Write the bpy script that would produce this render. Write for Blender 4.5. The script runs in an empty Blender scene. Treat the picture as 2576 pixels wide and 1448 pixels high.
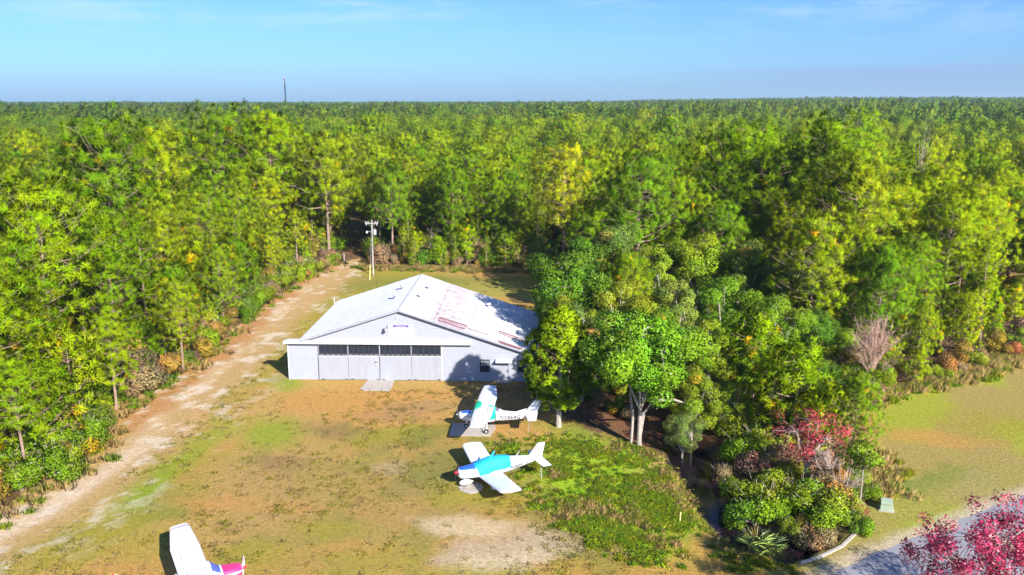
import bpy, math, random
import numpy as np
from mathutils import Vector, Matrix
R = math.radians
scene = bpy.context.scene
COL = scene.collection

# ------------------------------------------------------------------ camera
CAM_H, TH, FD = 27.5, R(12.298), 2146.7          # FD: focal length in 2576-px units
cd = bpy.data.cameras.new('camera'); cam = bpy.data.objects.new('camera', cd); COL.objects.link(cam)
cam.location = (0, 0, CAM_H); cam.rotation_euler = (R(90) - TH, 0, 0)
cd.sensor_width = 36; cd.lens = 36 * 2500 / 3000; cd.clip_start = .5; cd.clip_end = 20000
scene.camera = cam
# ------------------------------------------------------------------ world
world = bpy.data.worlds.new('World'); scene.world = world; world.use_nodes = True
SUN_EL, SUN_AZ = R(29.7), math.atan2(.56, -.83)   # azimuth clockwise from +Y
def build_world():
    nt = world.node_tree; nt.nodes.clear(); N = nt.nodes.new; L = nt.links.new
    out = N('ShaderNodeOutputWorld'); bg = N('ShaderNodeBackground'); bg.inputs[1].default_value = .1
    sky = N('ShaderNodeTexSky'); sky.sky_type = 'NISHITA'; sky.sun_disc = False
    sky.sun_elevation = SUN_EL; sky.sun_rotation = SUN_AZ; sky.altitude = 50
    sky.air_density = 1.0; sky.dust_density = .6; sky.ozone_density = 2.5
    tint = N('ShaderNodeMix'); tint.data_type = 'RGBA'; tint.blend_type = 'MULTIPLY'; tint.inputs[0].default_value = 1
    L(sky.outputs[0], tint.inputs[6]); tint.inputs[7].default_value = (.30, .50, .90, 1)
    tc = N('ShaderNodeTexCoord'); sep = N('ShaderNodeSeparateXYZ'); L(tc.outputs['Generated'], sep.inputs[0])
    def cloud(scale, loc, lo, hi, z0, z1, z2, z3, seed):
        mp = N('ShaderNodeMapping'); mp.inputs['Scale'].default_value = scale; mp.inputs['Location'].default_value = loc
        L(tc.outputs['Generated'], mp.inputs[0])
        ns = N('ShaderNodeTexNoise'); ns.inputs['Scale'].default_value = 1; ns.inputs['Detail'].default_value = 7; ns.inputs['Roughness'].default_value = .6
        L(mp.outputs[0], ns.inputs[0])
        r = N('ShaderNodeMapRange'); r.interpolation_type = 'SMOOTHSTEP'; r.inputs[1].default_value = lo; r.inputs[2].default_value = hi; L(ns.outputs[0], r.inputs[0])
        a = N('ShaderNodeMapRange'); a.interpolation_type = 'SMOOTHSTEP'; a.inputs[1].default_value = z0; a.inputs[2].default_value = z1; L(sep.outputs[2], a.inputs[0])
        b = N('ShaderNodeMapRange'); b.interpolation_type = 'SMOOTHSTEP'; b.inputs[1].default_value = z2; b.inputs[2].default_value = z3; b.inputs[3].default_value = 1; b.inputs[4].default_value = 0; L(sep.outputs[2], b.inputs[0])
        m = N('ShaderNodeMath'); m.operation = 'MULTIPLY'; L(a.outputs[0], m.inputs[0]); L(b.outputs[0], m.inputs[1])
        m2 = N('ShaderNodeMath'); m2.operation = 'MULTIPLY'; L(m.outputs[0], m2.inputs[0]); L(r.outputs[0], m2.inputs[1])
        return m2.outputs[0]
    high = cloud((7, 7, 45), (.4, 0, .5), .46, .72, .045, .11, .9, 1.0, 1)
    low0 = cloud((2.5, 2.5, 90), (1.35, .2, .3), .30, .52, .008, .016, .030, .042, 2)
    ga = N('ShaderNodeMapRange'); ga.interpolation_type = 'SMOOTHSTEP'; ga.inputs[1].default_value = .12; ga.inputs[2].default_value = .42; ga.inputs[3].default_value = .12; L(sep.outputs[0], ga.inputs[0]); gm = N('ShaderNodeMath'); gm.operation = 'MULTIPLY'; L(low0, gm.inputs[0]); L(ga.outputs[0], gm.inputs[1]); low = gm.outputs[0]
    hs = N('ShaderNodeMath'); hs.operation = 'MULTIPLY'; hs.inputs[1].default_value = .45; L(high, hs.inputs[0])
    ls = N('ShaderNodeMath'); ls.operation = 'MULTIPLY'; ls.inputs[1].default_value = .7; L(low, ls.inputs[0])
    c1 = N('ShaderNodeMix'); c1.data_type = 'RGBA'; L(hs.outputs[0], c1.inputs[0]); L(tint.outputs[2], c1.inputs[6]); c1.inputs[7].default_value = (3.4, 4.3, 5.8, 1)
    c2 = N('ShaderNodeMix'); c2.data_type = 'RGBA'; L(ls.outputs[0], c2.inputs[0]); L(c1.outputs[2], c2.inputs[6]); c2.inputs[7].default_value = (1.6, 2.3, 3.85, 1)
    L(c2.outputs[2], bg.inputs[0]); L(bg.outputs[0], out.inputs[0])
build_world()
# ------------------------------------------------------------------ sun
sd = bpy.data.lights.new('sun', 'SUN'); sd.energy = 5.0; sd.angle = R(.53); sd.color = (1, .95, .86)
sun = bpy.data.objects.new('sun', sd); COL.objects.link(sun)
to_sun = Vector((math.sin(SUN_AZ) * math.cos(SUN_EL), math.cos(SUN_AZ) * math.cos(SUN_EL), math.sin(SUN_EL)))
sun.rotation_euler = to_sun.to_track_quat('Z', 'Y').to_euler(); sun.location = (60, -60, 80)
vs = scene.view_settings; vs.view_transform = 'Standard'; vs.look = 'None'; vs.exposure = 1.1; vs.gamma = 1; vs.use_curve_mapping = False
scene.cycles.max_bounces = 8; scene.cycles.diffuse_bounces = 5; scene.cycles.transparent_max_bounces = 8; scene.cycles.volume_bounces = 1
scene.cycles.use_adaptive_sampling = True; scene.cycles.adaptive_threshold = .02
scene.cycles.use_denoising = True

# ------------------------------------------------------------------ measuring helpers (surveyed points on the ground)
CT, ST = math.cos(TH), math.sin(TH)
def P(px, py, z=0.0):
    a = (px - 1288) / FD; b = (py - 724) / FD
    dy = CT - b * ST; dz = -ST - b * CT; t = (z - CAM_H) / dz
    return (a * t, dy * t)
def height_at(py, Y):
    b = (py - 724) / FD
    return CAM_H - Y * (ST + b * CT) / (CT - b * ST)
def X_at(px, Y, z):
    return (px - 1288) / FD * (Y * CT + (CAM_H - z) * ST)
def project(x, y, z=0.0):
    zc = y * CT + (CAM_H - z) * ST; yc = -y * ST + (CAM_H - z) * CT
    zc = np.maximum(zc, 1.0)
    return 1288 + FD * x / zc, 724 + FD * yc / zc

def tag(o, label=None, cat=None, group=None, kind=None):
    if label: o['label'] = label
    if cat: o['category'] = cat
    if group: o['group'] = group
    if kind: o['kind'] = kind
    return o
def empty(name, loc=(0, 0, 0), rz=0, label=None, cat=None, group=None):
    o = bpy.data.objects.new(name, None); COL.objects.link(o); o.location = loc; o.rotation_euler = (0, 0, rz); o.empty_display_size = .3
    return tag(o, label, cat, group)

class MB:
    def __init__(s): s.v = []; s.f = []; s.m = []
    def add(s, vs, fs, mi=0):
        b = len(s.v); s.v.extend([tuple(v) for v in vs]); s.f.extend([tuple(b + i for i in f) for f in fs]); s.m.extend([mi] * len(fs)); return s
    def box(s, x0, x1, y0, y1, z0, z1, mi=0):
        v = [(x, y, z) for z in (z0, z1) for y in (y0, y1) for x in (x0, x1)]
        return s.add(v, [(0, 2, 3, 1), (4, 5, 7, 6), (0, 1, 5, 4), (2, 6, 7, 3), (0, 4, 6, 2), (1, 3, 7, 5)], mi)
    def tube(s, pts, rad, n=6, mi=0, cap=True):
        pts = [Vector(p) for p in pts]
        if not hasattr(rad, '__len__'): rad = [rad] * len(pts)
        rings = []
        for i, p in enumerate(pts):
            d = (pts[min(i + 1, len(pts) - 1)] - pts[max(i - 1, 0)]).normalized()
            u = d.cross(Vector((0, 0, 1)) if abs(d.z) < .9 else Vector((1, 0, 0))).normalized(); w = d.cross(u)
            rings.append([p + (u * math.cos(6.2832 * k / n) + w * math.sin(6.2832 * k / n)) * rad[i] for k in range(n)])
        vs = [q for r in rings for q in r]; fs = []
        for i in range(len(pts) - 1):
            for k in range(n):
                fs.append((i * n + k, i * n + (k + 1) % n, (i + 1) * n + (k + 1) % n, (i + 1) * n + k))
        if cap:
            fs.append(tuple(range(n))[::-1]); fs.append(tuple((len(pts) - 1) * n + k for k in range(n)))
        return s.add(vs, fs, mi)
    def loft(s, rings, mi=0, cap=True, closed=True):
        n = len(rings[0]); vs = [q for r in rings for q in r]; fs = []
        for i in range(len(rings) - 1):
            for k in range(n if closed else n - 1):
                fs.append((i * n + k, i * n + (k + 1) % n, (i + 1) * n + (k + 1) % n, (i + 1) * n + k))
        if cap and closed:
            fs.append(tuple(range(n))[::-1]); fs.append(tuple((len(rings) - 1) * n + k for k in range(n)))
        return s.add(vs, fs, mi)
    def build(s, name, mats, parent=None, smooth=False, bevel=0):
        me = bpy.data.meshes.new(name); me.from_pydata(s.v, [], s.f)
        for m in (mats if isinstance(mats, (list, tuple)) else [mats]): me.materials.append(m)
        me.polygons.foreach_set('material_index', s.m)
        if smooth: me.polygons.foreach_set('use_smooth', [True] * len(s.f))
        me.update()
        o = bpy.data.objects.new(name, me); COL.objects.link(o)
        if parent: o.parent = parent
        if bevel:
            b = o.modifiers.new('bevel', 'BEVEL'); b.width = bevel; b.segments = 2; b.limit_method = 'ANGLE'
        return o

# ------------------------------------------------------------------ materials
def nodes(name):
    m = bpy.data.materials.new(name); m.use_nodes = True; nt = m.node_tree; nt.nodes.clear()
    return m, nt, nt.nodes.new, nt.links.new
def paint(name, col, rough=.5, metal=0, var=.12, scale=3, dirt=None, dirt_amt=.3, bump=0, spec=.5, coat=0, stretch=(1, 1, 1)):
    m, nt, N, L = nodes(name)
    o = N('ShaderNodeOutputMaterial'); p = N('ShaderNodeBsdfPrincipled'); L(p.outputs[0], o.inputs[0])
    tc = N('ShaderNodeTexCoord'); mp = N('ShaderNodeMapping'); mp.inputs['Scale'].default_value = stretch; L(tc.outputs['Object'], mp.inputs[0])
    ns = N('ShaderNodeTexNoise'); ns.inputs['Scale'].default_value = scale; ns.inputs['Detail'].default_value = 6; L(mp.outputs[0], ns.inputs[0])
    r = N('ShaderNodeMapRange'); r.inputs[1].default_value = .3; r.inputs[2].default_value = .7; r.inputs[3].default_value = 1 - var; r.inputs[4].default_value = 1 + var * .4; L(ns.outputs[0], r.inputs[0])
    mx = N('ShaderNodeMix'); mx.data_type = 'RGBA'; mx.blend_type = 'MULTIPLY'; mx.inputs[0].default_value = 1; mx.inputs[6].default_value = (*col, 1); L(r.outputs[0], mx.inputs[7])
    last = mx.outputs[2]
    if dirt:
        n2 = N('ShaderNodeTexNoise'); n2.inputs['Scale'].default_value = scale * .45; n2.inputs['Detail'].default_value = 9; n2.inputs['Roughness'].default_value = .65; L(mp.outputs[0], n2.inputs[0])
        r2 = N('ShaderNodeMapRange'); r2.inputs[1].default_value = .52; r2.inputs[2].default_value = .72; r2.inputs[4].default_value = dirt_amt; L(n2.outputs[0], r2.inputs[0])
        m2 = N('ShaderNodeMix'); m2.data_type = 'RGBA'; L(r2.outputs[0], m2.inputs[0]); L(last, m2.inputs[6]); m2.inputs[7].default_value = (*dirt, 1); last = m2.outputs[2]
    L(last, p.inputs['Base Color']); p.inputs['Roughness'].default_value = rough; p.inputs['Metallic'].default_value = metal
    p.inputs['Specular IOR Level'].default_value = spec; p.inputs['Coat Weight'].default_value = coat
    if bump:
        b = N('ShaderNodeBump'); b.inputs['Strength'].default_value = bump; b.inputs['Distance'].default_value = .02; L(ns.outputs[0], b.inputs['Height']); L(b.outputs[0], p.inputs['Normal'])
    return m
def foliage(name, cols, transl=.35, rough=.5, gloss=.04, sat_noise=True):
    """cols: list of 3-4 leaf colours picked per plant"""
    m, nt, N, L = nodes(name)
    o = N('ShaderNodeOutputMaterial'); oi = N('ShaderNodeObjectInfo'); cr = N('ShaderNodeValToRGB'); L(oi.outputs['Random'], cr.inputs[0])
    e = cr.color_ramp.elements
    for i, c in enumerate(cols):
        q = e[i] if i < 2 else e.new(1)
        q.position = i / (len(cols) - 1); q.color = (*c, 1)
    at = N('ShaderNodeAttribute'); at.attribute_name = 'tint'
    mx = N('ShaderNodeMix'); mx.data_type = 'RGBA'; mx.blend_type = 'MULTIPLY'; mx.inputs[0].default_value = 1; L(cr.outputs[0], mx.inputs[6]); L(at.outputs[0], mx.inputs[7])
    d = N('ShaderNodeBsdfDiffuse'); t = N('ShaderNodeBsdfTranslucent'); g = N('ShaderNodeBsdfGlossy'); g.inputs['Roughness'].default_value = rough
    g.inputs[0].default_value = (.8, .85, .8, 1)
    L(mx.outputs[2], d.inputs[0]); L(mx.outputs[2], t.inputs[0])
    nv = N('ShaderNodeAttribute'); nv.attribute_name = 'nv'; vt = N('ShaderNodeVectorTransform'); vt.vector_type = 'NORMAL'; vt.convert_from = 'OBJECT'; vt.convert_to = 'WORLD'; L(nv.outputs['Vector'], vt.inputs[0])
    nn = N('ShaderNodeVectorMath'); nn.operation = 'NORMALIZE'; L(vt.outputs[0], nn.inputs[0]); L(nn.outputs[0], d.inputs['Normal']); L(nn.outputs[0], t.inputs['Normal'])
    a = N('ShaderNodeMixShader'); a.inputs[0].default_value = transl; L(d.outputs[0], a.inputs[1]); L(t.outputs[0], a.inputs[2])
    b = N('ShaderNodeMixShader'); b.inputs[0].default_value = gloss; L(a.outputs[0], b.inputs[1]); L(g.outputs[0], b.inputs[2])
    L(b.outputs[0], o.inputs[0])
    m.cycles.use_bump_map_correction = False
    return m
M = {}
M['white_wall'] = paint('white_siding_paint', (.315, .33, .385), .55, var=.06, scale=2, dirt=(.5, .5, .5), dirt_amt=.12)
M['door_metal'] = paint('door_grey_paint', (.305, .32, .365), .5, var=.10, scale=1.6, dirt=(.42, .42, .45), dirt_amt=.3, stretch=(3, 3, .5))
M['trim'] = paint('white_trim_paint', (.55, .55, .59), .5, var=.04)
M['fascia'] = paint('grey_fascia_paint', (.30, .30, .36), .5, var=.1)
M['dark_frame'] = paint('dark_frame_paint', (.035, .035, .045), .5)
M['concrete'] = paint('concrete', (.42, .37, .33), .9, var=.2, scale=4, dirt=(.25, .2, .16), dirt_amt=.5, bump=.4)
M['grey_metal'] = paint('galvanised_metal', (.45, .46, .5), .45, .3, var=.15)
M['wood_grey'] = paint('weathered_pole_wood', (.40, .38, .36), .85, var=.25, scale=6, stretch=(4, 4, .5))
M['black'] = paint('black_rubber', (.02, .02, .022), .7)
M['plane_white'] = paint('aircraft_white_paint', (.72, .72, .75), .28, var=.05, scale=1.5, dirt=(.55, .55, .58), dirt_amt=.15, coat=.3)
M['plane_grey'] = paint('aircraft_seam_grey', (.35, .36, .42), .5)
M['green_cover'] = paint('green_canvas', (.0, .50, .30), .8, var=.15, scale=5, bump=.5)
M['cyan_cover'] = paint('cyan_canvas', (.01, .42, .80), .75, var=.15, scale=5, bump=.5)
M['blue_paint'] = paint('blue_paint', (.03, .13, .62), .35, var=.1)
M['red_paint'] = paint('red_paint', (.75, .03, .06), .35, var=.1)
M['pink_paint'] = paint('magenta_paint', (.72, .03, .16), .25, var=.06, coat=.5)
M['stripe_pink'] = paint('pink_stripe_paint', (.70, .12, .30), .4)
M['maroon'] = paint('maroon_stripe_paint', (.25, .06, .10), .4)
M['ink'] = paint('dark_lettering', (.07, .065, .10), .5)
M['ink_light'] = paint('faded_lettering', (.27, .27, .29), .6)
M['purple_ink'] = paint('purple_lettering', (.10, .06, .32), .5)
M['yellow_plastic'] = paint('yellow_plastic', (.75, .68, .25), .5)
M['box_green'] = paint('pale_green_enamel', (.30, .37, .27), .5, var=.1)
M['sign_white'] = paint('sign_white', (.66, .66, .63), .5, var=.02)
def glass(name, col, rough=.12):
    m, nt, N, L = nodes(name); o = N('ShaderNodeOutputMaterial'); p = N('ShaderNodeBsdfPrincipled'); L(p.outputs[0], o.inputs[0])
    tc = N('ShaderNodeTexCoord'); ns = N('ShaderNodeTexNoise'); ns.inputs['Scale'].default_value = 1.3; L(tc.outputs['Object'], ns.inputs[0])
    mx = N('ShaderNodeMix'); mx.data_type = 'RGBA'; L(ns.outputs[0], mx.inputs[0]); mx.inputs[6].default_value = (*[c * .6 for c in col], 1); mx.inputs[7].default_value = (*[c * 1.5 for c in col], 1)
    L(mx.outputs[2], p.inputs['Base Color']); p.inputs['Roughness'].default_value = rough; p.inputs['Specular IOR Level'].default_value = .5
    return m
M['pane_dark'] = glass('dark_window_glass', (.014, .020, .035), .25)
M['pane_low'] = glass('reflection_tone_glass', (.10, .11, .12), .5)  # lower door panes: pale interior reflection painted into the glass colour
M['pane_pale'] = glass('curtained_glass', (.25, .28, .30), .2)
M['windshield'] = glass('windshield_glass', (.06, .09, .35), .06)
M['windshield_grey'] = glass('windshield_inner_glass', (.12, .13, .17), .1)

def roof_material():
    m, nt, N, L = nodes('white_roof_sheet')
    o = N('ShaderNodeOutputMaterial'); p = N('ShaderNodeBsdfPrincipled'); L(p.outputs[0], o.inputs[0]); p.inputs['Roughness'].default_value = .42
    tc = N('ShaderNodeTexCoord')
    def noise(sc, stretch, det=6):
        mp = N('ShaderNodeMapping'); mp.inputs['Scale'].default_value = stretch; L(tc.outputs['Object'], mp.inputs[0])
        n = N('ShaderNodeTexNoise'); n.inputs['Scale'].default_value = sc; n.inputs['Detail'].default_value = det; L(mp.outputs[0], n.inputs[0]); return n.outputs[0]
    def mr(x, a, b, c=0, d=1):
        r = N('ShaderNodeMapRange'); r.inputs[1].default_value = a; r.inputs[2].default_value = b; r.inputs[3].default_value = c; r.inputs[4].default_value = d; L(x, r.inputs[0]); return r.outputs[0]
    def mul(a, b):
        q = N('ShaderNodeMath'); q.operation = 'MULTIPLY'; L(a, q.inputs[0]); L(b, q.inputs[1]); return q.outputs[0]
    sep = N('ShaderNodeSeparateXYZ'); L(tc.outputs['Object'], sep.inputs[0])
    base = N('ShaderNodeMix'); base.data_type = 'RGBA'; L(noise(1.2, (1, 1, 1)), base.inputs[0]); base.inputs[6].default_value = (.48, .49, .53, 1); base.inputs[7].default_value = (.60, .60, .63, 1)
    # rust streaks left where the old coating wore off, in one band down the slope
    band = mul(mr(sep.outputs[0], 14.3, 14.6), mr(sep.outputs[0], 16.2, 17.3, 1, 0))
    gapb = mr(noise(.9, (.3, 1, .3), 1), .34, .42)
    streak = mr(noise(6, (.3, 1.7, 1), 4), .50, .57)
    rust = mul(mul(band, streak), gapb)
    c = N('ShaderNodeMix'); c.data_type = 'RGBA'; L(mr(rust, 0, 1, 0, .9), c.inputs[0]); L(base.outputs[2], c.inputs[6]); c.inputs[7].default_value = (.36, .12, .11, 1)
    grey = mul(mul(mr(sep.outputs[0], 12.6, 14.5), mr(sep.outputs[0], 17.5, 20.5, 1, 0)), mr(noise(1.6, (.35, 1.2, 1), 7),   .42, .58, 0, .7))
    cg = N('ShaderNodeMix'); cg.data_type = 'RGBA'; L(grey, cg.inputs[0]); L(c.outputs[2], cg.inputs[6]); cg.inputs[7].default_value = (.30, .25, .26, 1); c = cg
    # small dark scuffs
    sc = mr(noise(2.2, (1, 3, 1), 3), .70, .74, 0, .5)
    c2 = N('ShaderNodeMix'); c2.data_type = 'RGBA'; L(sc, c2.inputs[0]); L(c.outputs[2], c2.inputs[6]); c2.inputs[7].default_value = (.3, .3, .36, 1)
    L(c2.outputs[2], p.inputs['Base Color'])
    w = N('ShaderNodeTexWave'); w.bands_direction = 'Y'; w.inputs['Scale'].default_value = 2.2; L(tc.outputs['Object'], w.inputs[0])
    b = N('ShaderNodeBump'); b.inputs['Strength'].default_value = .5; b.inputs['Distance'].default_value = .02; L(w.outputs[0], b.inputs['Height']); L(b.outputs[0], p.inputs['Normal'])
    return m
M['roof'] = roof_material()
M['rust'] = paint('rusty_roof_sheet', (.26, .10, .11), .8, var=.4, scale=4, dirt=(.45, .3, .32), dirt_amt=.6)
M['rust_pale'] = paint('pale_rust_roof_sheet', (.45, .36, .40), .7, var=.3, scale=3, dirt=(.65, .6, .62), dirt_amt=.6)
M['bark_pine'] = paint('pine_bark', (.30, .20, .15), .9, var=.4, scale=5, dirt=(.42, .34, .28), dirt_amt=.6, bump=.6)
M['bark_grey'] = paint('pale_grey_bark', (.38, .33, .28), .9, var=.35, scale=5, dirt=(.55, .5, .45), dirt_amt=.6, bump=.5)
M['twig'] = paint('bare_twigs', (.42, .33, .27), .9, var=.3)
M['twig_pink'] = paint('pinkish_bare_twigs', (.45, .28, .22), .9, var=.3)
GR = [(.19, .36, .010), (.36, .55, .010), (.50, .61, .010), (.27, .48, .008), (.42, .52, .014), (.21, .41, .015), (.46, .58, .010)]
M['pine'] = foliage('pine_needles', GR, .45, .6, .0)
M['pine_far'] = foliage('distant_pine_needles', [(.16, .30, .012), (.24, .39, .014), (.32, .42, .014), (.19, .33, .02)], .4, .7, .0)
M['yellow_pine'] = foliage('yellow_pine_needles', [(.56, .60, .010), (.60, .62, .012)], .4, .6, .01)
M['leaf'] = foliage('broad_leaves', [(.13, .29, .018), (.24, .44, .018), (.40, .53, .02), (.28, .38, .08), (.20, .40, .02), (.44, .50, .03)], .45, .4, .02)
M['leaf_bright'] = foliage('bright_broad_leaves', [(.26, .50, .02), (.28, .52, .02)], .4, .4, .02)
M['cedar'] = foliage('cedar_sprays', [(.42, .62, .01), (.45, .64, .012)], .4, .6, .01)
M['shrub_green'] = foliage('shrub_leaves', [(.19, .38, .015), (.29, .46, .015), (.44, .52, .02), (.24, .40, .02)], .45, .4, .02)
M['shrub_warm'] = foliage('autumn_shrub_leaves', [(.50, .34, .05), (.52, .42, .03), (.50, .19, .07), (.42, .38, .05)], .35, .5, .03)
M['shrub_dry'] = foliage('dry_brush_leaves', [(.40, .27, .16), (.38, .29, .12), (.42, .22, .15)], .3, .6, .02)
M['red_leaf'] = foliage('crimson_leaves', [(.66, .05, .12), (.72, .06, .19)], .4, .4, .05)
M['dull_red'] = foliage('dull_red_leaves', [(.62, .08, .12), (.66, .13, .12)], .4, .5, .01)
M['weed'] = foliage('bank_weeds', [(.28, .62, .008), (.46, .66, .01), (.62, .60, .02)], .5, .5, .03)
M['straw'] = foliage('dry_grass_blades', [(.78, .56, .22), (.70, .50, .18), (.60, .52, .12)], .35, .6, .02)
M['turf'] = foliage('turf_blades', [(.56, .54, .06), (.46, .54, .04)], .5, .6, .0); M['hay'] = foliage('bleached_turf_blades', [(.72, .54, .26), (.62, .46, .18), (.74, .62, .40)], .5, .6, .0)
M['palm'] = foliage('palmetto_blades', [(.46, .62, .14), (.50, .64, .16)], .3, .35, .08)
M['palm_yellow'] = foliage('yellowing_palmetto_blades', [(.55, .40, .03), (.60, .42, .04)], .3, .4, .05)

# ------------------------------------------------------------------ numpy noise
_rs = np.random.RandomState(7); _T = _rs.rand(256, 256)
def vnoise(x, y):
    xi = np.floor(x).astype(int); yi = np.floor(y).astype(int); fx = x - xi; fy = y - yi
    fx = fx * fx * (3 - 2 * fx); fy = fy * fy * (3 - 2 * fy)
    a = _T[xi & 255, yi & 255]; b = _T[(xi + 1) & 255, yi & 255]; c = _T[xi & 255, (yi + 1) & 255]; d = _T[(xi + 1) & 255, (yi + 1) & 255]
    return (a * (1 - fx) + b * fx) * (1 - fy) + (c * (1 - fx) + d * fx) * fy
def fbm(x, y, o=5):
    s = 0; a = .5; t = 0
    for i in range(o):
        s = s + a * vnoise(x * 2 ** i + 17.3 * i, y * 2 ** i - 9.1 * i); t += a; a *= .5
    return s / t
def inside(poly, x, y):
    x = np.asarray(x, float); y = np.asarray(y, float); c = np.zeros(x.shape, bool); n = len(poly); j = n - 1
    for i in range(n):
        xi, yi = poly[i]; xj, yj = poly[j]
        if yi != yj:
            c ^= ((yi > y) != (yj > y)) & (x < (xj - xi) * (y - yi) / (yj - yi) + xi)
        j = i
    return c
def dist_line(pts, x, y):
    best = np.full(np.shape(x), 1e9)
    for (ax, ay), (bx, by) in zip(pts[:-1], pts[1:]):
        dx, dy = bx - ax, by - ay; t = np.clip(((x - ax) * dx + (y - ay) * dy) / (dx * dx + dy * dy), 0, 1)
        best = np.minimum(best, np.hypot(x - ax - t * dx, y - ay - t * dy))
    return best
def sstep(x, a, b):
    t = np.clip((x - a) / (b - a), 0, 1); return t * t * (3 - 2 * t)

# ------------------------------------------------------------------ site plan
LAWN = [(-70, 5), (-48, 36)] + [P(*q) for q in [(-60, 1330), (90, 1228), (210, 1170), (268, 1055), (330, 1005), (480, 925), (560, 860), (640, 785), (760, 705), (850, 662), (905, 650), (960, 675), (1360, 682), (1372, 770), (1350, 800)]] + \
       [(3.0, 96), (3.6, 80), (4.6, 72), (6.5, 69), (10.5, 65.5), (12.2, 62), (13.2, 58), (14.2, 54), (15.4, 50), (16.2, 47.5), (19, 44), (28, 30), (30, 5)]
FIELD = [(15, 30), (17.6, 47.1), (23.2, 51.7), (25.0, 55.0), (26.6, 58.5)] + [P(*q) for q in [(2115, 1130), (2030, 1045), (2230, 978), (2440, 942), (2576, 892), (2760, 845)]] + [(120, 96), (120, 20), (60, 5)]
GAP = [P(*q) for q in [(2522, 690), (2700, 680), (2700, 745), (2560, 740)]]
BRUSH = [(12.5, 62.5), (16, 66), (19, 64), (24.5, 62), (26.6, 58.5), (25.0, 55.0), (23.2, 51.7), (17.6, 47.1), (16.5, 47)]   # low growth beside the ditch
DITCH = [P(*q) for q in [(1500, 900), (1530, 985), (1610, 1040), (1684, 1075), (1731, 1128), (1752, 1178), (1778, 1226), (1810, 1278), (1845, 1316), (1890, 1345), (1960, 1372), (2045, 1392), (2110, 1378)]]
TRACK = [(-60, 30)] + [P(*q) for q in [(-100, 1425), (0, 1360), (120, 1300), (250, 1195), (360, 1110), (480, 1010), (590, 920), (680, 820), (780, 730), (870, 675), (885, 645)]] + [(-32, 175), (-40, 215)]
ROADC = [(-8, 21), (21.1, 42.9), (26.6, 46.6), (34.6, 51.1), (50, 59.5), (90, 79), (160, 105)]
EA, EB = P(2000, 1424), P(2171, 1329)
def ditch_depth(x, y):
    d = dist_line(DITCH, x, y); w = 1.4 + .35 * (fbm(x * .4, y * .4, 2) - .5)
    fade = sstep(y, 46.5, 48) * (1 - .55 * sstep(y, 64, 70)) * (1 - sstep(y, 74, 84))
    side = (x - EA[0]) * (EB[1] - EA[1]) - (y - EA[1]) * (EB[0] - EA[0]); L_ = math.hypot(EB[0] - EA[0], EB[1] - EA[1])
    fade = fade * (1 - (side / L_ > -.30) * (x > EA[0] - 2.0))
    return -.95 * (1 - sstep(d, w * .55, w * 1.9)) * fade
def hill(x, y):
    r = np.hypot(x, y)
    return 12 * sstep(r, 900, 2600) * sstep(x / np.maximum(y, 1), .05, .35) + 8 * sstep(r, 450, 1500) * fbm(x * .0022 + 3, y * .0016, 4) * (.25 + .75 * sstep(x / np.maximum(y, 1), -.15, .3))
def is_forest(x, y):
    return ~(inside(LAWN, x, y) | inside(FIELD, x, y) | inside(GAP, x, y) | inside(BRUSH, x, y))

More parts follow.
